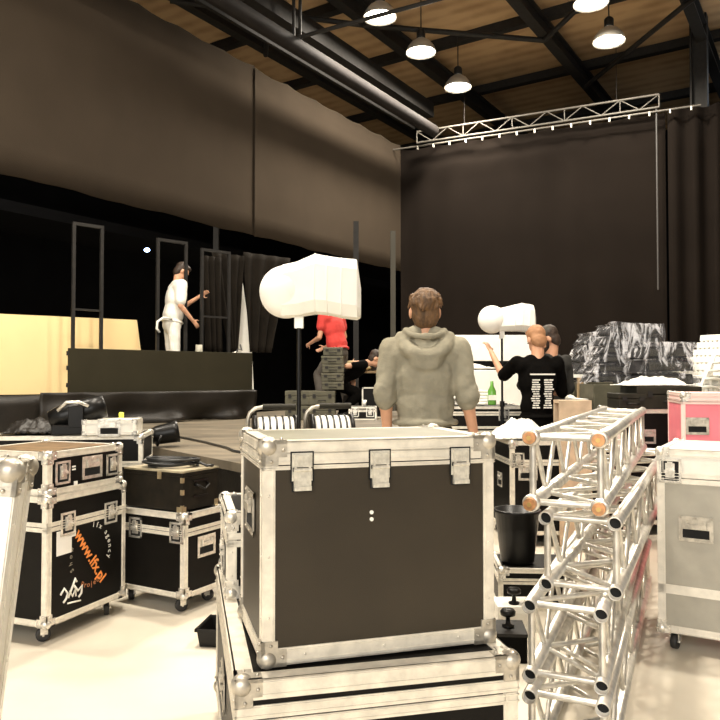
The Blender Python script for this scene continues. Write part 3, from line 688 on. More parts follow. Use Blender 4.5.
# wrapped speaker stacks
def wrapped(label, px, py, Y, W, H, n, lean=.0, seed=0, rz=0, z=None, topw=.6):
    p = P(px, py, Y); z = p.z if z is None else z
    t = thing('wrapped_speaker_stack', label, 'speakers', (p.x, Y, z), rz, 'plastic wrapped speaker stacks'); h = H/n; D = .45
    for i in range(n):
        f0 = (1-(1-topw)*i/n); 
        x0 = -W/2 + (1-f0)*W*.9; x1 = W/2 - (1-f0)*W*.1
        mb = MB().prism([(x0, i*h+.01), (x1, i*h+.02), (x1-.01, (i+1)*h-.012), (x0+.05, (i+1)*h-.005)], -D/2, D/2)
        mb.build('speaker_cabinet', BLACKM, t, bevel=.008)
        MB().box(x0+.05, x1-.03, -D/2-.006, -D/2, i*h+.03, (i+1)*h-.03).build('grille', DGREY, t)
    # wrap: stepped shell around the cabinets, crumpled
    rows = n*4; cols = 40; vs = []
    for j in range(rows+1):
        f = j/rows; fi = min(n-1, int(f*n*.999)); ff = 1-(1-topw)*(f); bul = .05*(1-(f*n) % 1)
        x0 = -W/2+(1-ff)*W*.9-.02-bul+.03; x1 = W/2-(1-ff)*W*.1+.03; y0, y1 = -D/2-.03, D/2+.03
        per = [(x0,y0),(x1,y0),(x1,y1),(x0,y1)]
        for i in range(cols):
            s = i/cols*4; k = int(s); g = s-k; a = per[k]; b = per[(k+1) % 4]
            x = a[0]+(b[0]-a[0])*g; y = a[1]+(b[1]-a[1])*g
            dn = .05*noise.noise(Vector((x*4, f*5, y*4+seed)))
            vs.append((x+dn*(1 if x > (x0+x1)/2 else -1)*.8, y-abs(dn)*(1 if y < 0 else -1)*.5, f*(H+.03)+.03*noise.noise(Vector((x*5, y*5, seed+f*4)))))
    fs = [(j*cols+i, j*cols+(i+1) % cols, (j+1)*cols+(i+1) % cols, (j+1)*cols+i) for j in range(rows) for i in range(cols)]
    ctr = len(vs); top = vs[rows*cols:]; vs.append((sum(q_[0] for q_ in top)/cols, 0, H+.05)); fs += [(rows*cols+i, rows*cols+(i+1) % cols, ctr) for i in range(cols)]
    MB().add(vs, fs, False).build('plastic_wrap', WRAP, t)
    return t
def carrier(label, x, y, W, D, z, rz=0, h0=None):
    t = thing('speaker_dolly', label, 'dolly', (x, y, 0), rz, 'dollies under wrapped speakers')
    MB().box(-W/2, W/2, -D/2, D/2, z-.3, z-.01).build('base_box', GREYCASE if h0 else BLACKM, t, bevel=.01)
    MB().box(-W/2+.03, W/2-.03, -D/2+.03, D/2-.03, .10, z-.31).build('frame', BLACKM, t)
    for sx in (-1, 1):
        for sy in (-1, 1):
            ca, wh = caster_meshes(); c_ = link_mesh('caster', ca, t, (sx*(W/2-.08), sy*(D/2-.08), .004)); link_mesh('wheel', wh, c_)
for (lb, lb2, px, py0, Y, W, H, n, sd, tw) in [
    ('smallest stack of black speakers wrapped in clear plastic, left of the other wrapped stacks', 'dark dolly under the left wrapped speaker stack', 587, 381, 9.0, .48, .56, 5, 1, .45),
    ('tallest stack of black speakers wrapped in clear plastic, stepped left side', 'dark base box under the tallest wrapped speaker stack', 619, 383, 8.0, .74, .61, 6, 2, .66),
    ('broad boxy black speakers wrapped in clear plastic, beside the white stack', 'dark dolly under the broad wrapped speakers', 659, 386, 7.4, .50, .40, 3, 3, .93)]:
    p = P(px, py0, Y); carrier(lb2, p.x, Y, W*.98, .5, p.z, h0=1); wrapped(lb, px, py0, Y, W, H, n, seed=sd, topw=tw)
# stacked white chairs
def chair_proto(label):
    t = thing('stacking_chair', label, 'chair', (0,0,0), 0, 'white plastic chairs in stacks')
    mb = MB(); mb.box(-.22, .22, -.22, .2, .42, .435).box(-.22, .22, -.235, -.215, .405, .435); mb.build('seat', WHITEP, t, bevel=.006)
    b = MB(); M = Matrix.Translation((0, .2, .43)) @ Matrix.Rotation(R(-12), 4, 'X')
    b.box(-.22, .22, -.012, .012, .38, .44, M)
    for i in range(9): x = -.2+i*.05; b.box(x-.013, x+.013, -.008, .008, 0, .39, M)
    b.box(-.22, .22, -.012, .012, 0, .03, M); b.build('backrest', WHITEP, t)
    for sx in (-1, 1):
        MB().path([(sx*.225,.2,.62),(sx*.245,0,.64),(sx*.245,-.17,.63),(sx*.235,-.2,.55),(sx*.225,-.2,.43)], .015, 6).build('armrest', WHITEP, t)
        for y in (-.19, .19): MB().tube((sx*.2, y, .43), (sx*.235, y*1.15, 0), .02, .015, n=8).build('leg', WHITEP, t)
    return t
LEAN = ['lowest','second','third','fourth','fifth','sixth','seventh','eighth','topmost']
def chair_stack(px, py, Y, n, rz, which, proto, zf):
    p = P(px, py, Y); first = proto
    for i in range(n):
        off = Matrix.Rotation(rz, 3, 'Z') @ Vector((0, .060*(i-n/2), 0)); loc = (p.x + off.x, Y+off.y, zf+i*.078)
        lb = 'white plastic chair in the %s stack, %s from below' % (which, LEAN[i] if i < n-1 else 'topmost')
        if which == 'left' and i == 0: first.location = loc; first.rotation_euler = (0, 0, rz); first['label'] = lb
        else: dup(first, loc, (0, 0, rz), lb)
cp = chair_proto('white plastic chair')
t = thing('low_trolley', 'low dark trolley under the white chair stacks', 'trolley', (3.35, 7.4, 0), 0)
MB().box(-.55, .75, -.4, .4, .2, .32).build('deck', BLACKM, t)
for sx in (-.45, .65):
    for sy in (-1, 1): c_ = link_mesh('caster', caster_meshes()[0], t, (sx, sy*.3, .104)); link_mesh('wheel', caster_meshes()[1], c_)
chair_stack(690, 386, 7.3, 9, -R(60), 'left', cp, .325)
chair_stack(744, 386, 7.5, 8, -R(60), 'right', cp, .325)

# black case beneath white cloth (behind bucket)
aX = R(0); q = P(508, 441, 5.9); WX = .95
flight_case('black flight case with silver frame under the white cloth, behind the bucket', WX, .7, q.z-.1, (q.x+WX/2, 5.9+.35, 0), R(3), band=.03, lid=.17, acc=[('F','handle',-.34,.50),('L','handle',0,.4),('F','butterfly',-.42,.60)])
p = P(522, 440, 5.95); cloth('bunched white cloth lying on the silver framed black case', (p.x+.02, 6.15, q.z+.006), .24, .2, .17, 8)
# row of black cases behind the hoodie man
q = P(447, 405, 7.2); q2 = P(520, 405, 7.2)
flight_case('black flight case with silver rails right of the person in the grey hoodie', .85, .6, .22, ((q.x+q2.x)/2, 7.5, q.z-.235), 0, casters=False, lid=.07, band=.025, acc=[('F','butterfly',.2,.14)])
flight_case('lower black flight case supporting the railed case behind the grey hoodie', .9, .65, q.z-.25-.1, ((q.x+q2.x)/2, 7.5, 0), 0, band=.025, lid=.1)
# bottle
p = P(492, 404, 7.3)
t = thing('glass_bottle', 'green glass bottle standing on the black case right of the grey hoodie', 'bottle', (p.x, 7.3, q.z-.005+.001)); MB().lathe([(0,0),(.04,0),(.042,.01),(.042,.14),(.018,.19),(.015,.24),(0,.24)], 16).build('glass', GREEN, t); MB().box(-.043,.043,-.043,-.035,.05,.1).build('bottle_label', PRINT, t)
# bucket on low case
pb_ = P(521, 566, 4.35); zbk = pb_.z
t = thing('bucket', 'black plastic bucket standing on a low case between big case and trusses', 'bucket', (pb_.x, 4.45, zbk+.004))
MB().lathe([(0,0),(.095,0),(.10,.01),(.135,.30),(.142,.30),(.142,.315),(.130,.315),(.092,.015),(0,.015)], 32).build('tub', BLACK, t)
MB().path([(.14*math.cos(a), .14*math.sin(a)-.02*math.sin(a), .30-.06*math.sin(a)) for a in [PI*i/14 for i in range(15)]], .004, 6).build('bucket_handle', STEELD, t)
flight_case('low black case with silver rails under the bucket', .45, .4, zbk-.004, (pb_.x+.10, 4.48, 0), R(-4), casters=False, band=.022, lid=.07)
# stacked drum hardware with black knobs
def knob(label, px, py, Y, h):
    p = G(px, py, 0) if h is None else P(px, py, Y)
    z = 0.0
    t = thing('levelling_foot', label, 'levelling foot', (p.x, Y, h), 0, 'black mushroom feet')
    MB().lathe([(0,0),(.028,0),(.03,.008),(.012,.014),(.010,.045),(.018,.05),(.036,.058),(.038,.075),(.03,.085),(0,.088)], 20).build('foot', BLACK, t)
    return t
bx = P(506, 655, 3.55)
t = thing('ballast_box', 'small black box on the floor between the lower case and the trusses', 'box', (bx.x+.02, 3.6, 0), R(-5)); MB().box(-.08,.08,-.1,.1,0,.135).build('body', BLACKM, t, bevel=.004); MB().box(-.083,.083,-.103,.103,.125,.14).build('lid', STEELD, t)
knob('black mushroom foot standing on the small black box', 508, 628, 3.6, .14)
wb = P(508, 612, 3.95)
t = thing('white_carton', 'white box on the floor behind the small black box', 'box', (wb.x+.05, 4.02, 0), 0); MB().box(-.11,.11,-.09,.09,0,.135).build('body', WHITEP, t, bevel=.004); MB().box(-.09,.09,-.093,-.09,.03,.10).build('side_panel', PANELW, t)
knob('black mushroom foot standing on the white box', 514, 602, 3.98, .135)

# left pile behind rack: case + gear
pA = P(92, 437, 5.0)
flight_case('black flight case behind the left stack carrying black stage gear', 1.05, .5, pA.z-.1, (-2.1, 5.35, 0), R(8), band=.025, lid=.2)
zp = pA.z+.006
t = flight_case('small white flight case with silver edges behind the rack case at left', .36, .28, .10, (P(106,430,5.1).x, 5.25, zp), R(8), panel=PANELW, casters=False, band=.02, ball=.014, rivets=False, acc=[('F','handle',0,.05)])
tag(MB().lathe([(0,0),(.018,0),(.018,.035),(.01,.04),(0,.04)], 12).build('yellow_cap', YEL, loc=(P(119,425,5.2).x, 5.25, zp+.112)), 'small yellow-green plastic cap on the white case at left', 'cap')
t = thing('moving_light', 'black moving-head stage light lying on the case at far left', 'stage light', (P(72,430,5.1).x, 5.2, zp), R(15))
MB().box(-.16,.16,-.12,.12,0,.07).build('base', BLACK, t, bevel=.01)
MB().lathe([(0,-.2),(.06,-.19),(.085,-.1),(.09,.1),(.08,.19),(0,.2)], 20, M=Matrix.Translation((0,0,.15)) @ Matrix.Rotation(R(75),4,'Y')).build('head', BLACK, t)
for s in (-1,1): MB().box(-.05,.05,s*.11-.012,s*.11+.012,.05,.2).build('yoke_arm', BLACK, t, bevel=.004)
MB().path([(-.12,-.1,.17),(-.06,-.12,.23),(.02,-.12,.23),(.08,-.1,.2)], .012).build('carry_handle', CHROME, t)
# black bag heap left
cloth('black gear bag heaped on the case beside the moving light', (P(45,425,5.1).x-.15, 5.3, zp), .2, .16, .12, 14, m=SKIRT, name='gear_bag', cat='bag')

# ---------------------------------------------------------------- stage deck and riser
ZD = .80
deck = [(-.6, 4.55), (.12, 4.92), (1.15, 12.3), (-1.3, 12.6), (-3.3, 8.9), (-3.35, 8.0)]
t = thing('stage_deck', 'wide grey-brown stage deck platform behind the cases, black sides', 'stage', (0, 0, 0))
MB().extr(deck, ZD-.06, ZD).build('deck_top', DECKM, t)
inset = [(x*.985, y*1.003) for x, y in deck]
MB().extr([(-.62,4.60),(.10,4.96),(1.12,12.25),(-1.3,12.5),(-3.25,8.9),(-3.30,8.05)], 0.001, ZD-.061).build('skirt', SKIRT, t)
tag(MB().path([(-1.75,6.9,ZD+.008),(-1.3,6.2,ZD+.008),(-1.05,5.75,ZD+.008),(-.95,5.5,ZD+.008),(-.80,5.3,ZD+.008)], .012, 6).build('deck_cable', CABLE), 'short black cable lying on the stage deck', 'cable')
# riser
A = Vector((-3.38, 8.45, 0)); Bp = Vector((-1.5, 10.15, 0)); dr = (Bp-A).normalized(); nr = Vector((-dr.y, dr.x, 0)); Lr = (Bp-A).length; ar = math.atan2(dr.y, dr.x)
t = thing('stage_riser', 'raised stage platform at left with olive-black front board and black skirt', 'stage', A, ar)
MB().box(-4.0, Lr, .05, 3.2, 1.07, 1.15).build('platform', BLACKM, t)
MB().box(0, Lr, 0, .04, 1.18, 1.705).build('front_board', RISER, t, bevel=.004)
mb = MB()
for z in (1.25, 1.45, 1.62): mb.box(-.02, .0, -.005, .03, z, z+.05)
mb.build('hinge', STEELD, t)
def skirt(x0, x1, z0, z1, y, amp, seed):
    n = int((x1-x0)/.04); rows = 10; vs = []
    for j in range(rows+1):
        for i in range(n+1):
            x = x0+(x1-x0)*i/n; f = j/rows
            vs.append((x, y+amp*(.6*math.sin(x*9+2*math.sin(x*2.3))+1.5*noise.noise(Vector((x*2, f*1.5, seed))))*(1-f)-.02, z0+(z1-z0)*f - (.03*math.sin(x*2.1)**2 if j == 0 else 0)))
    W = n+1; return MB().add(vs, [(j*W+i, j*W+i+1, (j+1)*W+i+1, (j+1)*W+i) for j in range(rows) for i in range(n)], True)
o = skirt(-.35, Lr, .83, 1.19, -.09, .10, 2).build('front_skirt', SKIRT, t); o.modifiers.new('s', 'SOLIDIFY').thickness = .01
o = skirt(-4.0, -.1, .05, 1.16, 0.0, .05, 6).build('side_skirt', SKIRT, t); o.modifiers.new('s', 'SOLIDIFY').thickness = .01
def rpt(px, py, off):  # point on plane parallel to riser front, offset metres behind
    r = ray(px, py); o0 = A + nr*off; tt = (o0.xy.dot(nr.xy))/(r.xy.dot(nr.xy)); return Vector((r.x*tt, r.y*tt, CZ+r.z*tt))
# cream board
a_ = rpt(-60, 311, .9); b_ = rpt(137, 320, .9); b2_ = rpt(143, 349, .9)
def loc_of(pw): d_ = pw-A; return (d_.dot(dr), d_.dot(nr), pw.z)
xa, xb, xb2 = loc_of(a_)[0], loc_of(b_)[0], loc_of(b2_)[0]; zt1, zt2 = a_.z, b_.z
t = thing('cream_board', 'large cream-yellow board standing upright at far left behind the riser', 'board', A, ar)
MB().prism([(xa, 1.155), (xb2+.05, 1.155), (xb, zt2), (xa, zt1)], .9, .93).build('panel', CREAM, t)
MB().box(xa, xb-.05, .93, .97, 1.3, 1.34).build('rear_batten', WOOD, t)
# door frames on riser
def frame(label, x0, x1, ztop, y, rung=None, r=.03, base=1.152, back=0):
    t = thing('metal_frame', label, 'metal frame', A, ar, 'upright metal frames on the riser')
    for x in (x0, x1): MB().box(x-r, x+r, y-r, y+r, base, ztop).build('upright', STEELD, t)
    MB().box(x0+r, x1-r, y-r, y+r, ztop-2*r, ztop).build('top_bar', STEELD, t)
    if rung: MB().box(x0+r, x1-r, y-.012, y+.012, rung-.012, rung+.012).build('rung', STEELD, t)
def fr(px0, px1, pytop, off, label, rungpy=None, r=.019):
    a = loc_of(rpt(px0, pytop, off)); b = loc_of(rpt(px1, pytop, off)); frame(label, a[0], b[0], (a[2]+b[2])/2, off, rpt((px0+px1)/2, rungpy, off).z if rungpy else None, r)
STEELD2 = STEELD
fr(74, 102, 224, .45, 'leftmost dark upright metal frame on the riser before the cream board', 310)
fr(158, 186, 240, .45, 'middle dark upright metal frame around the person in the white shirt')
fr(202, 229, 250, .45, 'rightmost dark upright metal frame before the hanging drapes', 317)
t = thing('cable_loop', 'white cable loop hung on the left post of the middle frame', 'cable', A, ar)
q = loc_of(rpt(161, 325, .40)); MB().path([(q[0]+.16,q[1],q[2]+.09),(q[0]+.03,q[1],q[2]+.10),(q[0]-.05,q[1],q[2]+.04),(q[0]-.06,q[1],q[2]-.05),(q[0]-.02,q[1],q[2]-.10)], .016).build('cable', WHITEP, t)
# hanging drapes behind the riser (dark) and white gap
def hang(label, pxs, ytop, ybot, off, m, seed, amp=.05):
    t = []
    a = loc_of(rpt(pxs[0], ytop, off)); b = loc_of(rpt(pxs[1], ytop, off)); c_ = loc_of(rpt(pxs[2], ybot, off)); d_ = loc_of(rpt(pxs[3], ybot, off))
    n, rows = 40, 16; vs = []
    for j in range(rows+1):
        f = j/rows
        for i in range(n+1):
            g = i/n; x = (a[0]+(b[0]-a[0])*g)*(1-f)+(c_[0]+(d_[0]-c_[0])*g)*f; z = a[2]*(1-f)+c_[2]*f
            vs.append((x, off+amp*math.sin(g*22+seed+f*1.5)*(.4+.6*f), z))
    W = n+1; o = MB().add(vs, [(j*W+i, j*W+i+1, (j+1)*W+i+1, (j+1)*W+i) for j in range(rows) for i in range(n)], True).build('hanging_drape', m, loc=A, rot=(0,0,ar))
    o.modifiers.new('s', 'SOLIDIFY').thickness = .01; return tag(o, label, 'drape', 'dark drapes behind the riser')
DR2 = mat('dull_drape', (.014,.011,.008), .9, 0, .3, 6, .2, 60, spec=.1)
hang('dark brown drape gathered left of the bright gap behind the riser', (212, 244, 230, 236), 252, 352, 1.6, DR2, 1)
hang('dark brown drape hanging right of the bright gap behind the riser', (243, 290, 248, 272), 252, 352, 1.6, DR2, 3)
hang('dark brown drape behind the rightmost metal frame', (200, 222, 206, 222), 255, 352, 1.5, DR2, 5)
a = loc_of(rpt(231, 350, 2.1)); b = loc_of(rpt(254, 350, 2.1)); c_ = loc_of(rpt(241, 280, 2.1))
o = MB().prism([(a[0],1.16),(b[0],1.16),(b[0]-.05,1.9),(c_[0]+.03,c_[2]),(c_[0]-.03,c_[2]),(a[0]+.05,1.9)], 2.1, 2.13).build('white_gap_panel', WHITE, loc=A, rot=(0,0,ar)); tag(o, 'narrow white pointed panel standing in for the bright gap between dark drapes', 'banner')  # white panel put in for the bright gap between the drapes
p = rpt(236, 350, .35); t = thing('white_bundle', 'small white bundle of cloth and plugs on the riser board by the bright gap', 'bundle', (p.x, p.y, 1.152), ar); MB().ell((0,0,.33), (.10,.06,.26)).ell((.11,0,.28), (.08,.05,.22)).build('cloth', CLOTH, t); MB().path([(-.05,-.06,.5),(-.02,-.08,.62),(.05,-.07,.60),(.02,-.08,.68)], .012).build('plug_cable', CABLE, t)
p = rpt(199, 350, .35); tag(MB().lathe([(0,0),(.05,0),(.05,.56),(.045,.66),(0,.66)], 14).build('grey_canister', mat('canister_grey', (.4,.38,.3), .5), loc=(p.x, p.y, 1.152)), 'short pale canister beside the rightmost metal frame', 'canister')
# posts under the gallery
def post(label, px, y0, Y, m):
    p = P(px, 300, Y); tag(MB().box(-.05,.05,-.05,.05,0 if True else 0,4.29).build('support_post', m, loc=(p.x, Y, .0)), label, 'post', 'posts below the gallery')
PG = mat('grey_post', (.06,.056,.045), .7, spec=.2)
post('grey post in the dark recess left of the person in the grey hoodie', 393, 280, 14.5, PG)
post('thin grey post behind the person in the red shirt', 356, 300, 13.6, STEELD)
post('dark post behind the riser drapes', 216, 300, 14.0, STEELD)

# ---------------------------------------------------------------- inflated lamps on stands
def balloon_lamp(label, sp, Y, px_pole, box, k, base_z):
    """sp = sphere centre px, box = px outline of the fabric box"""
    c = P(sp[0], sp[1], Y); pole = P(px_pole, 360, Y); t = thing('lantern_light', label, 'light', (pole.x, Y, base_z), 0, 'white fabric lanterns on stands')
    o = t.location; r = sp[2]/F*Y
    def L(px, py, dy=0): q = P(px, py, Y); return Vector((q.x-o.x, dy, q.z-o.z))
    mb = MB(); mb.ell(L(sp[0], sp[1]), (r, r, r), nu=32, nv=20); mb.build('globe', WHITE, t)
    # throat + box: lofted octagonal sections
    secs = []
    for (px, pt_, pb_, dd) in box:
        a = L(px, pt_); b = L(px, pb_); hz = (a.z-b.z)/2; zc = (a.z+b.z)/2; dd = dd/F*Y; e = .62
        secs.append([(a.x, y*dd, zc+z*hz) for y, z in ((-1,-e),(-e,-1),(e,-1),(1,-e),(1,e),(e,1),(-e,1),(-1,e))])
    vs = [q for s_ in secs for q in s_]; n = 8
    fs = [(j*n+k_, j*n+(k_+1) % n, (j+1)*n+(k_+1) % n, (j+1)*n+k_) for j in range(len(secs)-1) for k_ in range(n)] + [tuple(range(n))[::-1], tuple((len(secs)-1)*n+k_ for k_ in range(n))]
    MB().add(vs, fs, False).build('diffuser_box', WHITE, t, bevel=.006*k)
    # ribs on the box
    m_ = MB()
    for px in [b_[0] for b_ in box[2:5]]:
        s_ = secs[[b_[0] for b_ in box].index(px)]
        m_.path([(x, y*1.005, z) for x, y, z in s_], .003*k, 6, closed=True)
    m_.build('rib', WHITEP, t)
    zt = L(px_pole, sp[1]+sp[2]).z
    MB().box(-.022*k, .022*k, -.022*k, .022*k, zt-.05*k, zt+.06*k).build('socket', WHITEP, t)
    MB().tube((0,0,.9*(zt)*.0+.05), (0,0,zt*.62), .016, n=12).tube((0,0,zt*.6), (0,0,zt-.04*k), .011, n=12).build('pole', BLACK, t)
    MB().tube((0,0,zt*.60), (0,0,zt*.63), .024, n=12).tube((0,0,zt*.615),(.05,0,zt*.615), .008, n=8).build('clamp_knob', BLACK, t)
    MB().lathe([(0,0),(.17,0),(.175,.012),(.16,.022),(.03,.035),(.02,.07),(0,.07)], 28).build('base_plate', BLACK, t)
    return t
balloon_lamp('larger white globe and box fabric lantern on a black stand, above the big centre case', (286, 292, 26.5), 3.72, 299,
    [(283,267,317,22),(298,264,316,24),(316,256.5,313,27),(328,259,314,29),(342,261,317,29),(357,262,319,27),(361,290,317,20)], 1, 0)
balloon_lamp('smaller white globe and box fabric lantern on a stand, beside two people in black', (492, 319.5, 14), 7.15, 502,
    [(490,308,333,9),(500,308.5,331,10),(513,305.5,331,12),(520,304,331,13),(527,305,332,13),(532,306,333,12),(534,315,332,8)], 1, 0)

# ---------------------------------------------------------------- middle distance gear on the deck
def at_deck(px, Y): return P(px, 400, Y).x
Yg = 9.7
for (lb, px, wpx, z0_, H, n) in [('left', 297, 24, 0, .40, 2), ('right', 322, 26, 0, .40, 2)]:
    for i in range(n):
        equip_box('olive grey plastic case in the %s pile of the low wall, %s' % (lb, ['lower one', 'upper one'][i]), wpx/F*Yg, .4, .185, (at_deck(px, Yg), Yg+.2, ZD+.004+i*.195), 0, m=GREYCASE, group='olive grey plastic cases on the deck')
ord_ = ['lowest', 'second', 'third', 'fourth', 'fifth']
for i in range(5):
    equip_box('olive grey box in the narrow tower before the red shirt, %s from below' % ord_[i], (.29 if i < 4 else .26), .3, .109, (at_deck(332.5-.3*(i%2), Yg), Yg+.2, ZD+.4+i*.115), R([1,-2,2,-1,1][i]), m=GREYCASE, group='olive grey boxes in the tower')
# small black case & open case
q = P(363, 418, 9.6)
flight_case('small black case with silver edges on the deck below the open case', .36, .3, .17, (q.x, 9.75, ZD+.004), R(-2), casters=False, band=.018, ball=.012, rivets=False, lid=.05, acc=[('F','butterfly',-.1,.1),('F','butterfly',.1,.1)])
tag(MB().lathe([(0,0),(.02,0),(.032,.08),(.028,.08),(.018,.005),(0,.005)], 14).build('paper_cup', WHITEP, loc=(q.x+.02, 9.72, ZD+.184)), 'white cup standing on the small black case', 'cup')
t = flight_case('open black case lid with thin silver frame standing upright on the deck', .30, .07, .42, (P(373,390,10.2).x, 10.2, ZD+.004), 0, casters=False, band=.014, ball=.010, rivets=False)
tt_ = thing('work_table', 'folding table with ropes on top behind the open case lid', 'table', (P(376,375,10.9).x, 10.9, ZD), 0)
zt_ = P(376, 371, 10.9).z-ZD
MB().box(-.45,.45,-.3,.3,zt_-.03,zt_).build('tabletop', WOOD, tt_)
for sx in (-1,1):
    for sy in (-1,1): MB().tube((sx*.41,sy*.26,.001),(sx*.41,sy*.26,zt_-.03), .015, n=8).build('leg', STEELD, tt_)
coil('rope_coil', 'heap of tan rope on the folding table behind the tower of boxes', (P(357,371,10.8).x, 10.8, ZD+zt_), .17, 6, .022, CABLEY, cat='rope', seed=5)
coil('cable_coil', 'small black cable heap on the right of the folding table', (P(376,371,10.8).x+.02, 10.8, ZD+zt_), .10, 4, .015, CABLE, seed=9)
# cable drums with handles
def drum(label, px, Y):
    x = at_deck(px, Y); r = .15; t = thing('cable_drum', label, 'cable drum', (x, Y, ZD+.003), R(12), 'cable drums with carrying frames')
    MY = Matrix.Translation((0,0,r)) @ Matrix.Rotation(PI/2, 4, 'Y')
    MB().lathe([(0,-.13),(r*.9,-.13),(r*.93,-.10),(r*.93,.09),(r*.9,.11),(0,.11)], 36, M=MY).build('wound_cable', WHITEP, t)
    for s, a in ((-1,-.155),(1,.125)): MB().lathe([(0,a-.012),(r,a-.012),(r,a+.012),(0,a+.012)], 36, M=MY).build('flange', BLACK, t)
    m_ = MB()
    for k_ in range(5): m_.path([(-.1+k_*.045+.0*1, r*.94*math.cos(a)*-1, r+r*.94*math.sin(a)) for a in [PI*i/14+.1 for i in range(14)]], .008, 6)
    m_.build('cable_windings', CABLE, t)
    m_ = MB(); m_.path([(-.20,0,.0+.02),(-.20,0,.27),(-.185,0,.315),(-.15,0,.345),(-.10,0,.355),(.10,0,.355)], .014, 8); m_.box(-.20,-.165,-.015,.015,r-.015,r+.015); m_.build('frame', ALUD, t)
    MB().tube((-.10,0,.355),(.13,0,.355), .022, n=12).build('grip', DGREY, t)
drum('left white cable drum with black flanges behind the big centre case', 277, 5.05)
drum('right white cable drum with black flanges behind the big centre case', 333, 5.22)
# ---------------------------------------------------------------- white stuff behind black-clad people
Yw = 10.6
def slab(name, label, px0, px1, py0, py1, Y, m, cat, d=.06, parts=None, base=None):
    a = P(px0, py0, Y); b = P(px1, py1, Y)
    t = thing(name, label, cat, ((a.x+b.x)/2, Y, base if base is not None else b.z), 0)
    W = b.x-a.x; H = a.z-b.z; z = b.z-t.location.z
    MB().box(-W/2, W/2, 0, d, z, z+H).build('panel', m, t, bevel=.01); return t, W, H, z
t, W, H, z = slab('white_screen', 'long white panel behind the smaller lantern stand', 440, 538, 335, 361, Yw, WHITE, 'screen', base=0.0)
MB().box(-W/2, W/2, .0, .05, z-.10, z-.005).build('lower_rail', BLACKM, t)
for s in (-1, 1): MB().box(s*W*.45-.03, s*W*.45+.03, .0, .05, 0.001, z-.105).build('leg', BLACKM, t)
t, W, H, z = slab('covered_table', 'table under white sheets behind the black cases and green bottle', 440, 540, 370, 412, 9.3, WHITE, 'table', d=.8, base=0.0)
MB().box(-W/2+.05, W/2-.05, .06, .74, .002, z-.01).build('underframe', BLACKM, t)
cloth('rumpled white sheet bundle on the covered table beside the grey hoodie', (P(470,372,9.5).x, 9.7, P(470,369,9.3).z+.006), .35, .25, .06, 20)
q=P(470,405,7.5)
for i in range(5):
    o = MB().box(-.17,.17,-.15,.15,0,.028).build('folded_towel', TEEW, bevel=.01, loc=(P(468,405,7.45).x+.01*(i%2), 7.45, P(447,405,7.2).z-.004+i*.030), rot=(0,0,R(3*i-5))); tag(o, 'folded white cloth beside the grey hoodie, %s in its pile' % ['lowest','second','third','fourth','topmost'][i], 'cloth', 'folded white cloths on the black case')
# small trolley of cases right of the black shirts
q = P(553, 384, 7.9)
t = thing('side_table', 'small white-topped table with papers right of the people in black', 'table', (q.x+.12, 7.9, 0)); zt_ = P(553,399,7.9).z
MB().box(-.2,.2,-.2,.2,zt_-.10,zt_).build('tabletop', BLACKM, t); MB().box(-.2,.2,-.2,.2,zt_+.001,zt_+.006).build('cover_sheet', WHITE, t)
for sx in (-1,1):
    for sy in (-1,1): MB().box(sx*.18-.012,sx*.18+.012,sy*.18-.012,sy*.18+.012,.001,zt_-.10).build('leg', STEELD, t)
cloth('crumpled white papers on the small table right of the people in black', (q.x+.08, 7.85, zt_+.008), .13, .12, .07, 31, name='paper_heap', cat='paper')
qb = P(575, 378, 8.6)
t = thing('wooden_stand', 'pale wooden trestle with a white top bar left of the wrapped speakers', 'trestle', (qb.x, 8.6, 0)); zz = P(575,376,8.6).z
MB().box(-.42,.28,-.03,.03,zz-.02,zz+.02).build('top_bar', WHITEP, t)
for x in (-.16, .06): MB().box(x-.03,x+.03,-.03,.03,.001,zz-.02).build('post', WOOD, t)
# timber block at the end of the trusses
q = P(583, 411, 5.6); t = thing('wooden_crate', 'small pale wooden crate behind the far end of the trusses', 'crate', (q.x+.02, 5.95, 0)); zc_ = P(583, 402, 5.6).z
for y_ in (-.09, .07): MB().box(-.13,.13,y_,y_+.02,.02,zc_-.02).build('side_panel', WOODP, t)
MB().box(-.13,.13,-.09,.09,zc_-.02,zc_+.004).build('lid', WOODP, t); MB().box(-.12,.12,-.07,.07,.0,.02).build('bottom', WOODP, t)

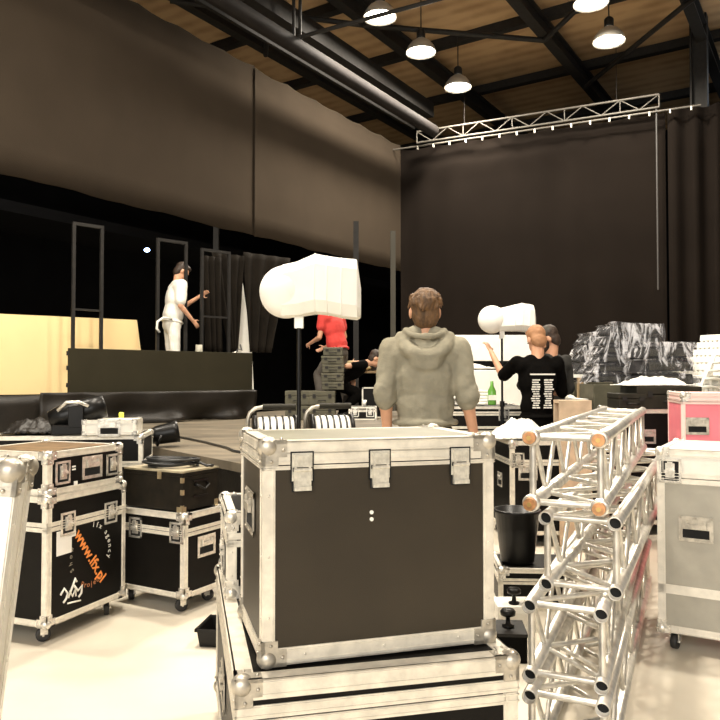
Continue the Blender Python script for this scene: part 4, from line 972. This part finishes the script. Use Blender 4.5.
# ---------------------------------------------------------------- people
def blob(name, mb, voxel, m, parent, it=6, disp=None):
    o = mb.build(name, m, parent); r = o.modifiers.new('r', 'REMESH'); r.mode = 'VOXEL'; r.voxel_size = voxel; r.use_smooth_shade = True
    s = o.modifiers.new('s', 'SMOOTH'); s.factor = .5; s.iterations = it
    if disp:
        tx = bpy.data.textures.new('clouds', 'CLOUDS'); tx.noise_scale = disp[1]; tx.noise_depth = 2
        d = o.modifiers.new('d', 'DISPLACE'); d.texture = tx; d.strength = disp[0]; d.mid_level = .5
    return o
def V(*a): return Vector(a)
def hand(mb, w_, d, side, curl=.5, palm_n=None):
    """palm + five fingers; w_ wrist, d unit direction of the hand, palm normal"""
    d = d.normalized(); nrm = (palm_n or V(-side, 0, 0)); nrm = (nrm-d*nrm.dot(d)).normalized(); s_ = d.cross(nrm).normalized()
    if s_.y < 0 and abs(d.z) > .5: s_ = -s_
    c = w_ + d*.05
    for k in (-1.2, -.4, .4, 1.2): mb.cap(w_+d*.012+s_*k*.011, w_+d*.088+s_*k*.017, .013, .0115, 10)
    for i, (k, L) in enumerate(((-1.25, .060), (-.42, .075), (.42, .080), (1.25, .072))):
        p0 = w_+d*.088+s_*k*.019; q1 = (d+nrm*curl*.5).normalized(); q2 = (d+nrm*curl*1.5).normalized(); q3 = (d*.6+nrm*curl*2).normalized()
        p1 = p0+q1*L*.45; p2 = p1+q2*L*.32; p3 = p2+q3*L*.23
        mb.cap(p0, p1, .0095, .009, 10); mb.cap(p1, p2, .009, .0083, 10); mb.cap(p2, p3, .0083, .0072, 10)
    b0 = w_+d*.03+s_*.022; b1 = b0+(d*.6+s_*.9+nrm*.3).normalized()*.042; b2 = b1+(d*.9+s_*.35+nrm*.4).normalized()*.032
    mb.cap(b0, b1, .013, .0105, 10); mb.cap(b1, b2, .0105, .0085, 10)
def person(name_lb, loc, rz, H=1.8, bend=0, arms=None, legs=None, top=TEEB, sleeve=.5, trous=NAVY, hair=HAIRD, hem=.93, hoodie=False, head_rot=(0,0,0), beard=False, cap_=False, vox=.008, mouth=True, bald=False, puff=.012, group=None, sleeve_fore=0.0):
    t = thing('person', name_lb, 'person', loc, rz, group); k = H/1.785
    Bm = Matrix.Translation((0, 0, .96*k)) @ Matrix.Rotation(-R(bend), 4, 'X') @ Matrix.Translation((0, 0, -.96*k))
    def U(x, y, z): return (Bm @ V(x*k, y*k, z*k))        # upper body point (faces +y)
    def W_(x, y, z): return V(x*k, y*k, z*k)
    sh = {s: U(s*.185, 0, 1.455) for s in (-1, 1)}
    arms = arms or {}; legs = legs or {}
    el = {s: (U(*arms[s][0]) if s in arms else U(s*.245, -.03, 1.15)) for s in (-1, 1)}
    wr = {s: (U(*arms[s][1]) if s in arms else U(s*.265, .05, .90)) for s in (-1, 1)}
    hp = {s: W_(s*.095, 0, .93) for s in (-1, 1)}
    kn = {s: (W_(*legs[s][0]) if s in legs else W_(s*.11, .02, .50)) for s in (-1, 1)}
    an = {s: (W_(*legs[s][1]) if s in legs else W_(s*.115, -.02, .085)) for s in (-1, 1)}
    hc = U(0, .022, 1.664); hr = Euler([R(a) for a in head_rot]).to_matrix() @ Matrix.Rotation(-R(bend)*.6, 3, 'X')
    def Hd(x, y, z): return hc + hr @ (V(x, y, z)*k)
    he = hr.to_euler(); be = (Bm.to_3x3()).to_euler()
    b = MB()
    def torso(mb, g):
        mb.ell(W_(0, 0, .94), ((.155+g)*k, (.115+g)*k, (.13+g)*k)); mb.ell(U(0, 0, 1.10), ((.138+g)*k, (.10+g)*k, (.17+g)*k), be)
        mb.ell(U(0, .005, 1.30), ((.165+g)*k, (.112+g)*k, (.20+g)*k), be)
        mb.cap(U(-.15, -.005, 1.425), U(.15, -.005, 1.425), (.062+g)*k, (.062+g)*k); mb.cap(U(-.07, -.01, 1.46), U(.07, -.01, 1.46), (.055+g)*k)
    torso(b, -.006); b.cap(U(0, -.01, 1.44), Hd(0, -.015, -.06), .061*k, .056*k)
    b.ell(hc + hr @ V(0, -.012, .025)*k, (.076*k, .097*k, .098*k), he); b.ell(Hd(0, .025, -.045), (.058*k, .066*k, .072*k), he); b.ell(Hd(0, .055, -.088), (.03*k, .028*k, .025*k), he)
    b.cap(Hd(0, .086, .012), Hd(0, .108, -.025), .010*k, .014*k, 8); b.cap(Hd(-.022, .082, -.062), Hd(.022, .082, -.062), .009*k, .009*k, 8); b.cap(Hd(-.035, .082, .028), Hd(.035, .082, .028), .010*k, .010*k, 8)
    for s in (-1, 1): b.ell(Hd(s*.079, -.008, -.008), (.011*k, .019*k, .032*k), he)
    for s in (-1, 1):
        b.cap(sh[s], el[s], .047*k, .038*k); b.cap(el[s], wr[s], .038*k, .025*k)
        b.ell(el[s].lerp(wr[s], .25), .039*k); pn_ = arms[s][2] if s in arms and len(arms[s]) > 2 else None
        hand(b, wr[s], wr[s]-el[s], s, .55, V(*pn_) if pn_ else None)
        b.cap(hp[s], kn[s], .078*k, .052*k); b.cap(kn[s], an[s], .052*k, .036*k); b.ell(kn[s].lerp(an[s], .3)-V(0, .008, 0), .046*k)
        b.cap(an[s]-V(0, .03, .035)*k, an[s]+V(s*.02, .14, -.05)*k, .033*k, .028*k)
    blob('body', b, vox, SKIN, t, 4)
    # eyes
    for s in (-1, 1): MB().ell(Hd(s*.032, .083, .008), (.011*k, .008*k, .007*k), he, 10, 8).build('eye', EYE, t)
    # top garment
    g = MB(); pf = puff
    g.ell(U(0, 0, 1.10), ((.14+pf)*k, (.104+pf)*k, (.19+pf)*k), be); g.ell(U(0, .003, 1.30), ((.168+pf)*k, (.115+pf)*k, (.20+pf)*k), be)
    g.cap(U(-.15, -.005, 1.425), U(.15, -.005, 1.425), (.064+pf)*k); g.cap(U(-.065, -.01, 1.465), U(.065, -.01, 1.465), (.053+pf)*k)
    hz = hem; lo = U(0, 0, hz); g.ell(U(0, 0, hz+.13), ((.15+pf)*k, (.11+pf)*k, .14*k), be)
    hemr = MB(); pts = [U((.152+pf)*math.cos(a), (.112+pf)*math.sin(a), hz+.035) for a in [2*PI*i/24 for i in range(24)]]
    g.path(pts, .016*k, 8, closed=True)
    for s in (-1, 1):
        q = sh[s].lerp(el[s], min(1, sleeve*1.0)); g.cap(sh[s], q, (.055+pf)*k, (.046+pf)*k)
        if sleeve_fore:
            q2 = el[s].lerp(wr[s], sleeve_fore); g.cap(el[s], q2, (.046+pf)*k, (.040+pf)*k)
            for f_ in (-.35, -.15, .08, .28, .45, .62): # bunched folds
                cpt = el[s].lerp(wr[s], f_*sleeve_fore) if f_ > 0 else el[s].lerp(sh[s], -f_*.4); g.ell(cpt+V(s*.006, 0, 0), ((.052+pf)*k, (.052+pf)*k, .022*k), (R(10*s), R(-18*s), 0))
            g.ell(q2, ((.050+pf)*k, (.050+pf)*k, .025*k))
    if hoodie:   # hood bunched on the shoulders
        for s in (-1, 1): g.cap(U(s*.05, -.01, 1.53), U(s*.16, -.005, 1.45), .055*k, .055*k)
        for q_, (dz, rr, ex) in enumerate([(0, .046, 1.0), (-.05, .036, .82)]):
            hp_ = [U(.125*ex*math.cos(a), .02-.135*abs(math.sin(a))**.8, 1.515+dz-.105*abs(math.sin(a))**1.3) for a in [-PI*i/16 for i in range(17)]]
            g.path(hp_, rr*k, 10)
        g.ell(U(0, -.105, 1.40), (.10*k, .05*k, .06*k), be)
        rim = [U(.105*math.cos(a), .095*math.sin(a)-.02, 1.555-.035*max(0, -math.sin(a))) for a in [2*PI*i/28 for i in range(28)]]
        g.path(rim, .018*k, 8, closed=True)
    blob('hoodie' if hoodie else 'shirt', g, vox*1.15, top, t, 7 if hoodie else 8, (.020, .09) if hoodie else (.012, .08))
    # trousers
    g = MB(); g.ell(W_(0, 0, .93), (.168*k, .128*k, .135*k))
    for s in (-1, 1):
        g.cap(hp[s], kn[s], .092*k, .066*k); g.cap(kn[s], an[s]+V(0, 0, .02), .074*k, .060*k)
    g.ell(U(0, 0, 1.01), (.155*k, .115*k, .06*k))
    blob('trousers', g, vox*1.3, trous, t, 6, (.012, .09))
    for s in (-1, 1):
        g = MB(); g.cap(an[s]-V(0, .035, .040)*k, an[s]+V(s*.02, .15, -.050)*k, .042*k, .036*k); g.cap(an[s]-V(0, .0, .0), an[s]+V(0,.04,-.03)*k, .045*k, .04*k)
        blob('shoe', g, vox*1.2, BLACK, t, 3)
    # hair
    g = MB()
    if not bald:
        g.ell(hc + hr @ V(0, -.028, .048)*k, (.084*k, .094*k, .086*k), he); g.ell(hc + hr @ V(0, -.05, -.012)*k, (.078*k, .060*k, .090*k), he)
        g.ell(hc + hr @ V(0, .035, .088)*k, (.062*k, .05*k, .038*k), he)
        if hair is HAIRB:
            random.seed(3)
            for i in range(60):
                a = random.uniform(0, 2*PI); e_ = random.uniform(-.1, 1.4); rr = .088
                p = V(rr*math.cos(a)*math.cos(e_), rr*.98*math.sin(a)*math.cos(e_)-.025, .05+rr*.85*math.sin(e_))
                if p.y > .03 and p.z < .06: continue
                dn = V(.25*math.cos(a)+random.uniform(-.4,.4), -.3+random.uniform(-.4,.4), -.8).normalized()*random.uniform(.02, .045)
                g.cap(Hd(*p), Hd(*(p+dn)), .012*k, .005*k, 8)
        blob('hair', g, .006 if hair is HAIRB else .008, hair, t, 2, (.010, .03))
    else:
        g.ell(hc + hr @ V(0, -.035, .0)*k, (.080*k, .080*k, .055*k), he); blob('hair', g, .008, hair, t, 2)
    if beard:
        g = MB(); g.ell(Hd(0, .035, -.075), (.058*k, .062*k, .045*k), he); g.cap(Hd(-.06, .03, -.05), Hd(-.066, 0, 0), .016*k, .012*k); g.cap(Hd(.06, .03, -.05), Hd(.066, 0, 0), .016*k, .012*k); blob('beard', g, .007, HAIRD, t, 3)
    if cap_:
        g = MB(); g.ell(Hd(0, -.012, .062), (.086*k, .103*k, .072*k), he); g.ell(Hd(0, .115, .05), (.062*k, .06*k, .010*k), he); blob('cap', g, .007, mat('grey_cap', (.06,.055,.045), .9), t, 3)
    return t
# hoodie man: seen from behind (faces +y)
ph = P(425, 360, 4.2)
person('person in a grey hoodie, seen from behind, behind the big centre case', (ph.x, 4.2, 0), R(-3), H=1.87, top=HOOD, hoodie=True, sleeve=1, sleeve_fore=.10, hair=HAIRB, hem=1.02, puff=.014, vox=.0065,
    arms={-1: ((-.218, -.045, 1.20), (-.205, .03, .95)), 1: ((.222, -.045, 1.20), (.275, .03, .95))}, head_rot=(6, 0, 4))
# people in black by the lantern
pa_ = P(538, 380, 6.75)
A1 = person('person in a black T-shirt with white back print, forearm raised to the lantern', (pa_.x, 6.75, 0), R(4), H=1.84, top=TEEB, sleeve=.95, trous=TEEB, hair=mat('sandy_hair', (.34,.17,.08), .7), head_rot=(-22, 0, 12), bend=3,
    arms={-1: ((-.25, .24, 1.35), (-.325, .36, 1.58), (0, 0, -1)), 1: ((.26, .10, 1.18), (.10, .28, 1.25))}, vox=.01)
pr_ = MB(); random.seed(12)
for col_ in (-1, 1):
    for r_ in range(13):
        wd = random.uniform(.028, .045); x = col_*.058+random.uniform(-.006, .006); z = 1.34-r_*.021
        yb = -.128+.004*abs(r_-4)*.2; seg = random.choice((2, 3)); x0_ = x-wd
        for s_ in range(seg): w2 = 2*wd/seg; pr_.box(x0_+s_*w2, x0_+(s_+.8)*w2, yb-.006-(.008 if r_ < 5 else 0), yb+.004, z-.006, z+.006)
pr_.box(-.115, .115, -.140, -.128, 1.385, 1.398)
pr_.build('back_print', PRINT, A1)
pb2 = P(550, 380, 7.25)
person('bearded person in a black shirt and grey cap behind the printed T-shirt', (pb2.x, 7.25, 0), R(25), H=1.87, top=mat('charcoal_cotton', (.03,.028,.024), .9), sleeve=1, sleeve_fore=.2, trous=TEEB, beard=True, cap_=True, head_rot=(-28, 0, 48), vox=.01,
    arms={-1: ((-.22, .12, 1.22), (-.02, .30, 1.2)), 1: ((.25, .03, 1.19), (.20, .24, 1.12))})
# white shirt person on riser, profile facing right, head bowed
pw = P(172, 300, 9.95)
person('person in a white T-shirt looking down, standing on the riser behind the black board', (pw.x, 9.95, 1.153), R(-62), H=1.80, top=TEEW, sleeve=.75, trous=TEEW, hair=HAIRD, head_rot=(-34, 0, 0), bend=9, puff=.03, vox=.011,
    arms={-1: ((-.23, .14, 1.20), (-.08, .34, 1.40)), 1: ((.25, .02, 1.17), (.20, .22, 1.02))})
# red shirt person
pr = P(338, 360, 10.7)
person('person in a red T-shirt with forearm stretched left, half hidden behind the larger lantern', (pr.x, 10.7, ZD), R(52), H=1.80, top=TEER, puff=.03, sleeve=.5, trous=GREYTR, hair=HAIRD, bend=14, vox=.011, head_rot=(-10, 0, 0),
    arms={-1: ((-.24, .10, 1.17), (-.15, .38, 1.16)), 1: ((.24, .02, 1.18), (.12, .32, 1.10))}, legs={-1: ((-.10, .30, .60), (-.11, .22, .17)), 1: ((.11, .0, .50), (.115, -.10, .085))})
# crouching person reaching right behind the tower
pc = P(335, 400, 10.35)
person('crouching person in black behind the tower of boxes, bare forearm reaching right', (pc.x, 10.35, ZD-.42), R(-85), H=1.7, top=TEEB, sleeve=.6, trous=TEEB, bend=58, vox=.011,
    arms={-1: ((-.20, .12, 1.22), (-.12, .30, 1.12)), 1: ((.24, -.12, 1.22), (.2, -.10, 1.30))}, legs={-1: ((-.12, .36, .78), (-.12, .12, .53)), 1: ((.14, .38, .80), (.14, .10, .53))})
# far seated silhouette behind cream board
pz = rpt(30, 300, 1.9)
person('dim person with brown hair bent low behind the cream board at far left', (pz.x, pz.y, 1.153-.55), R(120), H=1.75, top=mat('brown_cotton', (.10,.07,.04), .9), trous=NAVY, bend=35, vox=.012, hair=HAIRD, legs={-1: ((-.12, .36, .90), (-.12, .12, .64)), 1: ((.14, .38, .90), (.14, .10, .64))})
